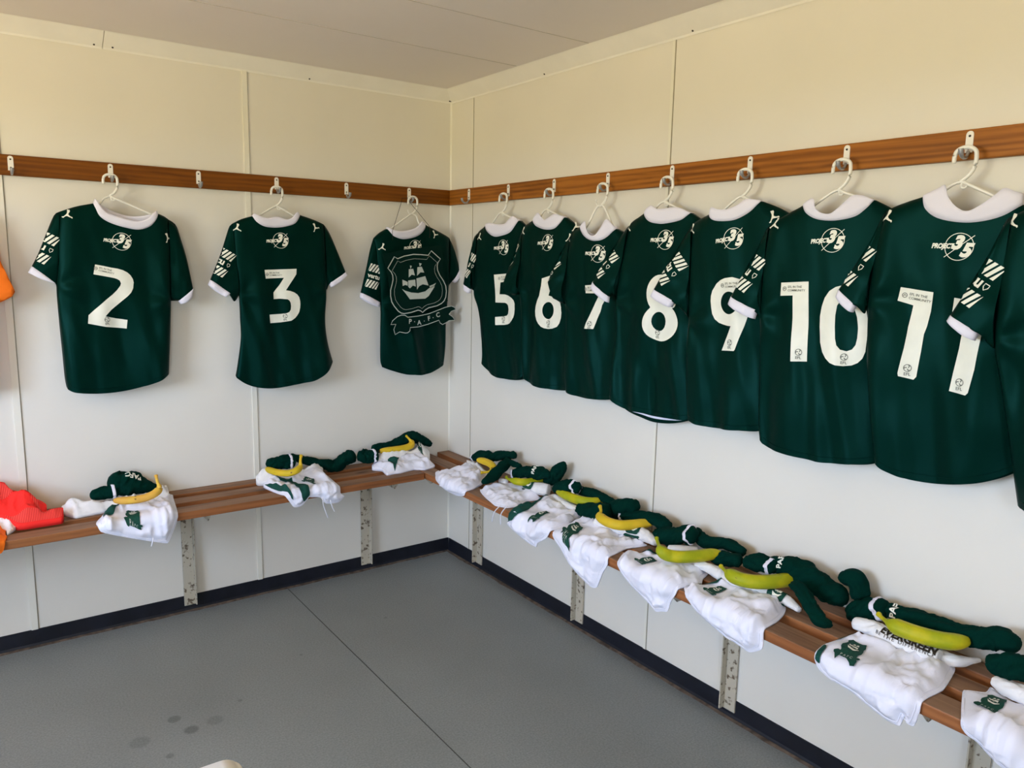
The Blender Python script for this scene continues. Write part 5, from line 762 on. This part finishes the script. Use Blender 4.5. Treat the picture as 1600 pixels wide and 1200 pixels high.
# ------------------------------------------------------------------ orange shirt at the left edge
def orange_shirt():
    Y = -.085; X0 = -2.09
    t = thing('orange_shirt', 'bright orange goalkeeper shirt, only its sleeve showing at the left edge', 'shirt', (X0, Y, 1.6))
    body = [(-.19, 1.60), (-.08, 1.635), (.08, 1.635), (.185, 1.60), (.205, 1.50), (.213, 1.36), (.215, 1.2), (.205, 1.0), (0, .975), (-.2, 1.0), (-.205, 1.3)]
    sl = [(.185, 1.60), (.215, 1.56), (.245, 1.46), (.288, 1.335), (.278, 1.318), (.235, 1.295), (.205, 1.28), (.195, 1.40)]
    for nme, pl, off in (('body', body, 0), ('sleeve', sl, .006)):
        bm = poly_bm(pl, cell=.012)
        for v in bm.verts:
            u, z = v.co.x, v.co.y; dd = min(math.dist((u, z), ((a[0]+(b[0]-a[0])*q), (a[1]+(b[1]-a[1])*q))) for a, b in zip(pl, pl[1:]+pl[:1]) for q in (0, .125, .25, .375, .5, .625, .75, .875))
            v.co = Vector((X0+u, Y-off-.018*qc(dd/.05)-.004*noise.noise((u*14, z*3, 2)), z))
        bmesh.ops.recalc_face_normals(bm, faces=bm.faces); o = finish(nme, bm, M_ORANGE, t); md = o.modifiers.new('thick', 'SOLIDIFY'); md.thickness = .006
    h = thing('coat_hanger', 'white plastic hanger of the orange shirt beyond the left edge', 'hanger', (X0, Y, 1.7), 'white plastic hangers')
    arc = [(-.0235, 1.72), (-.0235, 1.736)]+[(.0225*cos(a_), 1.738+.017*sin(a_)) for a_ in [pi-pi*i/8 for i in range(9)]]+[(.023, 1.724), (.01, 1.69), (-.003, 1.677), (.06, 1.655), (.16, 1.61)]
    wire('hook', [(X0+x, Y+.03-(.02 if z < 1.68 else 0), z) for x, z in arc], .0036, M_HANG, h)
orange_shirt()

# ------------------------------------------------------------------ soft kit on the benches
ZB = .525; EDGE = .314; RR = .008
def prof(t, h):
    """distance from the wall along the seat, then down its front edge, lifted by h -> (out, z)"""
    t0 = EDGE-RR
    if t <= t0: return t, ZB+h
    a = (t-t0)/(RR*pi/2)
    if a < 1: return t0+(RR+h)*sin(a*pi/2), ZB-RR+(RR+h)*cos(a*pi/2)
    return t0+RR+h, ZB-RR-(t-t0-RR*pi/2)
def P3(w, s, t, h):
    o_, z = prof(t, h); return Vector((-s, -o_, z)) if w == 'L' else Vector((-o_, -s, z))
def edge_dist(P_, x, y):
    best = 9
    for (ax_, ay), (bx, by) in zip(P_, P_[1:]+P_[:1]):
        dx, dy = bx-ax_, by-ay; l2 = dx*dx+dy*dy; t = 0 if l2 == 0 else max(0, min(1, ((x-ax_)*dx+(y-ay)*dy)/l2))
        d = math.hypot(x-ax_-dx*t, y-ay-dy*t)
        if d < best: best = d
    return best
def smooth_closed(P_, n=5):
    k = len(P_); out = []
    for i in range(k):
        p0, p1, p2, p3 = P_[i-1], P_[i], P_[(i+1) % k], P_[(i+2) % k]
        for j in range(n):
            t = j/n
            out.append(tuple(.5*((2*b)+(-a+c)*t+(2*a-5*b+4*c-d)*t*t+(-a+3*b-3*c+d)*t**3)*.6+.4*(b+(c-b)*t) for a, b, c, d in zip(p0, p1, p2, p3)))
    return out
KM = dict(shorts=M_WCLOTH, undershirt=M_SHIRTW, bib=M_RED, orange_cloth=M_ORANGE)
SHL = dict(A='white shorts with crest hanging over the left bench edge below the printed two', B='crumpled white shorts with green stripes below the shirt printed three on the left bench',
 C='folded white shorts with green panel at the corner end of the left bench', D='plain white shorts over the right bench edge nearest the corner', E='white shorts with dangling drawstrings, second from the corner, right bench',
 F='white shorts with green edge, third from the corner on the right bench', G='white shorts with crest ending in a point, fourth from the corner, right bench', H='white shorts with crest, fifth from the corner on the right bench',
 I='white shorts with crest beside the dangling green sock, sixth from the corner', J='wide white shorts with large crest below the printed rolled shirt', K='white shorts with crest cut off at the bottom right corner of the photo',
 A2='rumpled white undershirt under the sock bundle below the shirt printed two', B2='white undershirt beneath the banana below the shirt printed three', C2='white undershirt with green crest behind the shorts at the corner', D2='white undershirt flap under the short banana near the corner',
 R1='coral red ribbed mesh bib heaped at the left end of the left bench', R2='bright orange cloth hanging at the left edge of the photo', R3='small bit of white cloth under the red bib')
GR = dict(shorts='white football shorts laid on the benches', undershirt='white undershirts on the benches')
def cloth(k, g):
    w = g['w']; pl = smooth_closed([tuple(p) for p in g['out']]); kind = g['kind']; zp = g['zp']; hm = g['h']; seed = sum(map(ord, k))*3.7
    rib = kind == 'bib'
    def Hh(s, t):
        e = edge_dist(pl, s, t); base = 0
        if zp: base = max(0, (zp[0]-.532)*(1-t/zp[1]))
        k1 = sm(e/.03); over = sm((t-.30)/.03)
        n1 = noise.noise((s*16+seed, t*16, seed)); n2 = 1-abs(noise.noise((s*23+t*9+seed, t*17-s*6, seed+4)))*2
        n3 = 1-abs(noise.noise((s*38-t*20, t*40+seed, seed)))*2
        und = 1.6 if kind == 'undershirt' else 1
        n4 = 1-abs(noise.noise((s*30+seed, t*5+s*4, seed+9)))*2
        calm = 1
        if g['crest']:
            cc, cr_, cu_ = g['crest']; rad_ = 1.25*max(math.hypot(*cr_), math.hypot(*cu_)); calm = .12+.88*sm((math.hypot(s-cc[0], t-cc[1])-rad_)/.03)
        h = .005+base+(hm*.6+hm*.85*n1*(.5+.5*calm)+(.0085*n2*und+.0042*n3*und+(.008 if kind == 'shorts' else .004)*n4)*calm)*k1*(1-.2*over)
        if rib: h += .008*sin(s*30+t*70+1)*k1
        return max(.004, h)
    c0 = (sum(p[0] for p in pl)/len(pl), sum(p[1] for p in pl)/len(pl))
    bm = poly_bm(pl, cell=.0065)
    bmesh.ops.triangulate(bm, faces=[fc for fc in bm.faces if len(fc.verts) > 4])
    top = list(bm.verts); loc = {v: (v.co.x, v.co.y) for v in top}
    ret = bmesh.ops.extrude_face_region(bm, geom=bm.faces[:]); newv = [v for v in ret['geom'] if isinstance(v, bmesh.types.BMVert)]
    for v in newv: s, t = v.co.x, v.co.y; v.co = P3(w, s, t, Hh(s, t))
    for v in top: s, t = loc[v]; v.co = P3(w, s, t, .0012)
    bmesh.ops.recalc_face_normals(bm, faces=bm.faces)
    b0 = P3(w, *c0, 0); nm = dict(shorts='football_shorts', undershirt='undershirt', bib='mesh_bib', orange_cloth='orange_cloth')[kind]
    cat = dict(shorts='shorts', undershirt='shirt', bib='bib', orange_cloth='cloth')[kind]
    root = thing(nm, SHL[k], cat, b0, GR.get(kind))
    main = finish('fabric', bm, KM[kind], root)
    def lay(bmx, name, m, off, cell=.007):
        gridcut(bmx, cell)
        for v in bmx.verts: s, t = v.co.x, v.co.y; v.co = P3(w, s, t, Hh(s, t)+off)
        bmesh.ops.recalc_face_normals(bmx, faces=bmx.faces)
        if sum(fc.normal.z for fc in bmx.faces) < 0: bmesh.ops.reverse_faces(bmx, faces=bmx.faces)
        return finish(name, bmx, m, root)
    if kind == 'shorts':   # stitched hem just inside the outline
        ins = [(p[0]+(c0[0]-p[0])*.07, p[1]+(c0[1]-p[1])*.07) for p in pl]
        bm = bmesh.new(); pts = [P3(w, s, t, Hh(s, t)+.0004) for s, t in ins]; tube_bm(bm, pts, [.0009]*len(pts), 5, cap=False); finish('hem_stitching', bm, M_WCLOTH, root)
    for gp in g['green']: lay(poly_bm(smooth_closed([tuple(p) for p in gp], 3)), 'ribbed_band' if rib else 'green_side_panel', M_RIB if rib else M_SGREEN, .0022 if rib else .0036)
    if g['crest']:
        c, r, u = g['crest']
        def cf(x, y): return (c[0]+r[0]*x+u[0]*y, c[1]+r[1]*x+u[1]*y)
        sh_ = merge_bms([poly_bm([cf(x*.95, y*.95+.02) for x, y in UC['shield']]), poly_bm([cf(x, y) for x, y in ((-.62, -.15), (.62, -.15), (.62, -.62), (.3, -.72), (-.4, -.78), (-.62, -.7))])]); rb = poly_bm([cf(x, y) for x, y in UC['ribbon']])
        o1 = lay(sh_, 'club_crest', M_CRESTG, .0024, .006); lay(rb, 'crest_ribbon', M_CRESTG, .0034, .006)
        bs = [poly_bm([cf(x*.95, y*.9+.02) for x, y in q]) for q in UC['ship']]
        tb = text_bm('PAFC', .27, .005, spacing=1.6); xf(tb, lambda x, y: cf(x-.02, y-.82+x*.1)); lay(tb, 'crest_lettering', M_PENL, .0044, .006)
        lay(merge_bms(bs), 'crest_ship', M_PRINT, .0042, .006)
    for q in g['strings']:
        wire('drawstring', [Vector(p) for p in q], .0021, M_STRING, root, 6)
for k, g in GOODS.items(): cloth(k, g)

# tubes: socks, rolled undershirts, bananas
OWN = dict(A='below the shirt printed two', B='below the shirt printed three', C='at the corner end of the left bench', D='nearest the corner on the right bench', E='second from the corner on the right', F='third from the corner on the right',
 G='fourth from the corner on the right', H='fifth from the corner on the right', I='sixth from the corner on the right', J='behind the printed rolled shirt below the eleven', K='at the right edge of the photo')
cnt = {}
WHICH = {('A', 0): 'short ball-shaped dark green sock with white band', ('A', 1): 'tall folded dark green sock with white letters', ('B', 0): 'balled dark green sock with white band', ('B', 1): 'long twisted dark green sock right of the banana',
 ('C', 0): 'balled dark green sock with white band', ('C', 1): 'arched dark green sock behind the banana', ('D', 0): 'dark green sock with thin white band', ('D', 1): 'dark green sock lying against the wall', ('D', 2): 'dark green sock trailing forward over the white shorts', ('D', 3): 'short end of dark green sock by the wall',
 ('E', 0): 'dark green sock with white band and letters', ('E', 1): 'dark green sock standing upright against the wall', ('F', 0): 'dark green sock with thick white band', ('F', 1): 'thin dark green sock running along the wall',
 ('G', 0): 'dark green sock bulging in front', ('G', 1): 'dark green sock bunched against the wall', ('H', 0): 'long dark green sock, white band near its start', ('H', 1): 'thick dark green sock, white band at its end', ('H', 2): 'thin dark green sock by the wall', ('H', 3): 'short dark green sock in front',
 ('I', 0): 'dark green sock with curved white band', ('I', 1): 'largest dark green sock with white letters', ('I', 2): 'dark green sock heaped by the wall', ('I', 3): 'thin dark green sock dangling forward over the slats',
 ('J', 0): 'dark green sock ending in a white band', ('J', 1): 'long dark green sock with white letters', ('K', 0): 'large dark green sock foot'}
for T in TUBES:
    k = T['k']; key = T['o']; idx = cnt.get((key, k), 0); cnt[(key, k)] = idx+1
    raw = catmull([list(p) for p in T['p']], 16 if k != 'banana' else 8); pts = [Vector(p[:3]) for p in raw]; rad = [p[3] for p in raw]
    c0 = sum(pts, Vector())/len(pts); c0.z = ZB; seed = idx*5.1+sum(map(ord, key))
    if k == 'banana':
        root = thing('banana', ('short foreshortened yellow banana ' if key == 'D' else 'browning spotted yellow banana ' if key == 'A' else 'greenish yellow banana ' if key in 'EFHIJ' else 'tip of a yellow banana ' if key == 'K' else 'curved yellow banana ')+OWN[key], 'banana', c0, 'bananas set out on the kit')
        i0 = max(range(len(rad)), key=lambda i: rad[i])
        # find where the stem stops
        order = list(range(len(rad)))
        rev = rad[0] > rad[-1]+1 
        L_ = [0]
        for a_, b_ in zip(pts, pts[1:]): L_.append(L_[-1]+(b_-a_).length)
        stem_end = {'D': None}.get(key, 1)
        mx_r = max(rad)
        if key == 'D': pts = pts[::-1]; rad = rad[::-1]; L_ = [L_[-1]-l for l in L_[::-1]]
        tot = L_[-1]; bl = .036
        R2 = []
        for l in L_:
            if l < bl: r = .0052+.0018*(1-l/bl)*(l < .006)
            elif l < bl+.035: r = .0055+(mx_r-.0055)*sm((l-bl)/.035)**.8
            elif l > tot-.05: r = mx_r*(.32+.68*sqrt(max(0, 1-((l-tot+.05)/.05)**2.2)))
            else: r = mx_r
            R2.append(r)
        def rf(i, a): return 1+.045*cos(5*a+.6)+.012*noise.noise((i*.4, a, seed))
        cut = next(i for i, l in enumerate(L_) if l > bl*.8); end = len(pts)-2
        bm = bmesh.new(); tube_bm(bm, pts[cut:end+1], R2[cut:end+1], 20, rfn=rf); bmesh.ops.recalc_face_normals(bm, faces=bm.faces); finish('peel', bm, BMAT[key], root)
        bm = bmesh.new(); tube_bm(bm, pts[:cut+2], R2[:cut+2], 12, rfn=rf); bmesh.ops.recalc_face_normals(bm, faces=bm.faces); finish('stem', bm, BMAT[key], root)
        dirn = (pts[-1]-pts[-3]).normalized(); bm = bmesh.new(); tube_bm(bm, [pts[end]-dirn*.001, pts[end]+dirn*.004, pts[end]+dirn*.007], [R2[end]*.75, .0042, .002], 10); bmesh.ops.recalc_face_normals(bm, faces=bm.faces); finish('blossom_end', bm, M_TIP, root)
        continue
    # soft tubes: rounded ends, creases
    d0 = (pts[0]-pts[1]).normalized(); d1 = (pts[-1]-pts[-2]).normalized(); r0, r1 = rad[0], rad[-1]
    openend = k == 'roll' and idx == 0
    hd = [(pts[0]+d0*r0*.75*sin(a_), r0*cos(a_)) for a_ in (1.35, 1.05, .7, .35)]; tl = [(pts[-1]+d1*r1*.75*sin(a_), r1*cos(a_)) for a_ in (.35, .7, 1.05, 1.35)]
    if openend: tl = [(pts[-1]+d1*.004, r1*.9), (pts[-1]+d1*.002, r1*.72), (pts[-1]-d1*.004, r1*.66), (pts[-1]-d1*.002, r1*.5), (pts[-1]+d1*.003, r1*.45), (pts[-1]-d1*.003, r1*.3), (pts[-1]-d1*.006, r1*.1)]
    nh = len(hd); P_ = [h[0] for h in hd]+pts+[h[0] for h in tl]; R_ = [h[1] for h in hd]+rad+[h[1] for h in tl]
    def rf(i, a, P_=P_):
        p = P_[min(i, len(P_)-1)]; ca, sa = cos(a), sin(a)
        n1 = noise.noise((p.x*22+ca*1.1+seed, p.y*22+sa*1.1, p.z*20)); n2 = 1-2*abs(noise.noise((p.x*45+ca*1.8, p.y*45+sa*1.8+seed, p.z*30)))
        n3 = 1-2*abs(noise.noise((p.x*70+ca*1.2, p.y*70+sa*1.2+seed, p.z*60+seed)))
        amp = (.32, .15, .07) if k == 'sock' else (.10, .10, .04)
        q = .97+amp[0]*n1+amp[1]*n2+amp[2]*n3
        for c_ in (0, 1, 2):
            a0 = 1.0+c_*1.1+seed+2.2*noise.noise((i*.05, c_*7.1, seed)); dd = math.atan2(sin(a-a0), cos(a-a0))
            q -= (.17 if k == 'sock' else .08)*math.exp(-(dd/.22)**2)*(.6+.8*noise.noise((i*.11, c_*3.3, seed+1)))
        return q
    bm = bmesh.new(); tube_bm(bm, P_, R_, 44, .92, rfn=rf)
    for v in bm.verts:
        if v.co.z < ZB+.002 and (v.co.x > -.31 if T['w'] == 'R' else v.co.y > -.31): v.co.z = ZB+.002
        if T['w'] == 'R' and v.co.x > -.002: v.co.x = -.002
        if T['w'] == 'L' and v.co.y > -.002: v.co.y = -.002
    bmesh.ops.recalc_face_normals(bm, faces=bm.faces)
    if k == 'sock':
        lb = (WHICH[(key, idx)]+', '+OWN[key]).replace(' on the right bench', ', right bench')
        root = thing('football_sock', lb, 'sock', c0, 'dark green football socks on the benches'); m = M_GSOCK
    else:
        lab = {('E', 0): 'rolled white undershirt with open end, second from the corner on the right bench', ('E', 1): 'small white knot of cloth left of the green banana', ('F', 0): 'narrow rolled white undershirt in front of the third banana from the corner', ('G', 0): 'rolled white undershirt with green crest under the fourth banana from the corner', ('H', 0): 'small white cloth fold behind the fifth banana from the corner', ('H', 1): 'rolled white undershirt at the right of the fifth banana from the corner',
               ('I', 0): 'long rolled white undershirt with crest under the sixth banana', ('J', 0): 'thick rolled white shirt with black printed lettering', ('J', 1): 'loose twisted end of white shirt beside the printed roll', ('K', 0): 'rolled white shirt at the right edge of the photo'}[(key, idx)]
        root = thing('rolled_undershirt', lab, 'shirt', c0, 'white undershirts on the benches'); m = M_SHIRTW
    finish('fabric', bm, m, root)
    def ring(fr0, width, extra, name, m):
        n_ = len(pts); i = int(fr0*(n_-1)); seg_ = []; rr_ = []
        d = path_frames(pts)[i][0]; c = pts[i]
        tilt_ = .25
        bmr = bmesh.new(); ph = []
        for j in range(5):
            q = j/4-.5; pp = c+d*width*q; seg_.append(pp); rr_.append(rad[i]*(1.0+extra*(1-abs(q)*.6)))
        tube_bm(bmr, seg_, rr_, 44, .92, cap=True, rfn=lambda i2, a: rf(i+nh, a)); bmesh.ops.recalc_face_normals(bmr, faces=bmr.faces)
        for v in bmr.verts:
            if v.co.z < ZB+.002: v.co.z = ZB+.002
            if T['w'] == 'R' and v.co.x > -.002: v.co.x = -.002
            if T['w'] == 'L' and v.co.y > -.002: v.co.y = -.002
        finish(name, bmr, m, root)
    if T['band'] is not None: ring(T['band'], .011, .07, 'white_band', M_WBAND)
    def wrap_text(s_, size, frc, ang, m, name, turn=0, bold=.03, spacing=1.0):
        tb = text_bm(s_, size, bold, spacing=spacing); gridcut(tb, .004); fr = path_frames(P_); i = nh+int(frc*(len(pts)-1)); LL = [0]
        for a_, b_ in zip(P_, P_[1:]): LL.append(LL[-1]+(b_-a_).length)
        l0 = LL[i]
        for v in tb.verts:
            x, y = (v.co.x, v.co.y); x, y = {0: (x, y), 90: (-y, x), 180: (-x, -y)}[turn]; l = l0+x; j = max(j_ for j_ in range(len(LL)) if LL[j_] <= max(l, 1e-6)) if l > 0 else 0; j = min(j, len(P_)-2)
            q = (l-LL[j])/max(LL[j+1]-LL[j], 1e-6); r = R_[j]+(R_[j+1]-R_[j])*q; a_ = ang+y/r
            c = P_[j]+(P_[j+1]-P_[j])*q; d_, s__, u_ = fr[j]
            sgn = -1 if s__.dot(Vector((-1, 0, 0)) if T['w'] == 'R' else Vector((0, -1, 0))) < 0 else 1
            rr1 = rf(j, 0)
            # angle measured from the room-side horizontal up
            best = c+(s__*sgn*cos(a_)*r+u_*sin(a_)*r*.92)*(1+0)
            kk = (s__*sgn*cos(a_)+u_*sin(a_)*.92)
            ac = atan2(sin(a_), cos(a_)*sgn)
            v.co = c+kk*r*((1-q)*rf(j, ac)+q*rf(j+1, ac))+kk.normalized()*.0022
        # y up in the text should climb the tube: flip order if the path runs right to left
        bmesh.ops.recalc_face_normals(tb, faces=tb.faces); finish(name, tb, m, root)
    if T['text']: wrap_text(T['text'][0], .023, T['text'][1], .95, M_PRINT, 'club_lettering', turn=180 if key == 'A' else 90, bold=.035)
    if k == 'roll' and key == 'J' and idx == 0:
        wrap_text('EVERGREEN', .025, .70, .95, M_CORD, 'printed_word', bold=.05); wrap_text('BE THE DIFFERENCE', .0125, .66, .38, M_CORD, 'printed_slogan', bold=.0, spacing=1.3)
    if k == 'roll' and key in ('E', 'G', 'I', 'F', 'H') and (key, idx) in (('E', 0), ('G', 0), ('I', 0), ('F', 0)):
        # green crest printed on the roll
        fr = path_frames(P_); i = nh+int({'E': .15, 'G': .55, 'I': .72, 'F': .8}[key]*(len(pts)-1)); c = P_[i]; d_, s__, u_ = fr[i]
        sgn = -1 if s__.dot(Vector((-1, 0, 0))) < 0 else 1
        for nm_, plist, m_, off in (('club_crest', [UC['shield'], UC['ribbon']], M_CRESTG, .002), ('crest_ship', UC['ship'], M_PRINT, .0032)):
            bmx = merge_bms([poly_bm([(x*.034, y*.034) for x, y in q]) for q in plist]); gridcut(bmx, .005)
            for v in bmx.verts:
                x, y = v.co.x, v.co.y; j = i; a_ = .75+y/R_[i]; kk = s__*sgn*cos(a_)+u_*sin(a_)*.92; ac = atan2(sin(a_), cos(a_)*sgn)
                stp = int(round(x/max((P_[i+1]-P_[i]).length, 1e-4))); j = max(nh, min(len(P_)-3, i+stp))
                v.co = c+d_*x+kk*R_[j]*1.0*max(rf(j, ac), rf(i, ac))+kk.normalized()*off+(P_[j]-c-d_*(P_[j]-c).dot(d_))
            bmesh.ops.recalc_face_normals(bmx, faces=bmx.faces); finish(nm_, bmx, m_, root)

# ------------------------------------------------------------------ white table corner at the bottom of the view
def table():
    t = thing('white_table', 'white plastic table, only its rounded corner showing at the bottom edge', 'table', (-2.2, -2.55, 0))
    bm = bmesh.new(); x0, x1, y0, y1, z0, z1, r = -2.72, -1.700, -2.85, -2.188, .715, .75, .025
    pl = []
    for cx_, cy_, a0 in ((x1-r, y1-r, 0), (x0+r, y1-r, 90), (x0+r, y0+r, 180), (x1-r, y0+r, 270)):
        for i in range(7): a_ = radians(a0+15*i); pl.append((cx_+r*cos(a_), cy_+r*sin(a_)))
    prism(bm, pl, lambda p, q: (p[0], p[1], q), z0, z1)
    bmesh.ops.bevel(bm, geom=[e for e in bm.edges if abs(e.verts[0].co.z-e.verts[1].co.z) < 1e-5], offset=.006, segments=3, affect='EDGES')
    finish('tabletop', bm, M_TABLE, t)
    for lx in (x0+.08, x1-.08):
        for ly in (y0+.08, y1-.08):
            bm = bmesh.new(); tube_bm(bm, [Vector((lx, ly, 0)), Vector((lx, ly, z0))], [.016, .018], 14); bmesh.ops.recalc_face_normals(bm, faces=bm.faces); finish('leg', bm, M_TABLE, t)
table()
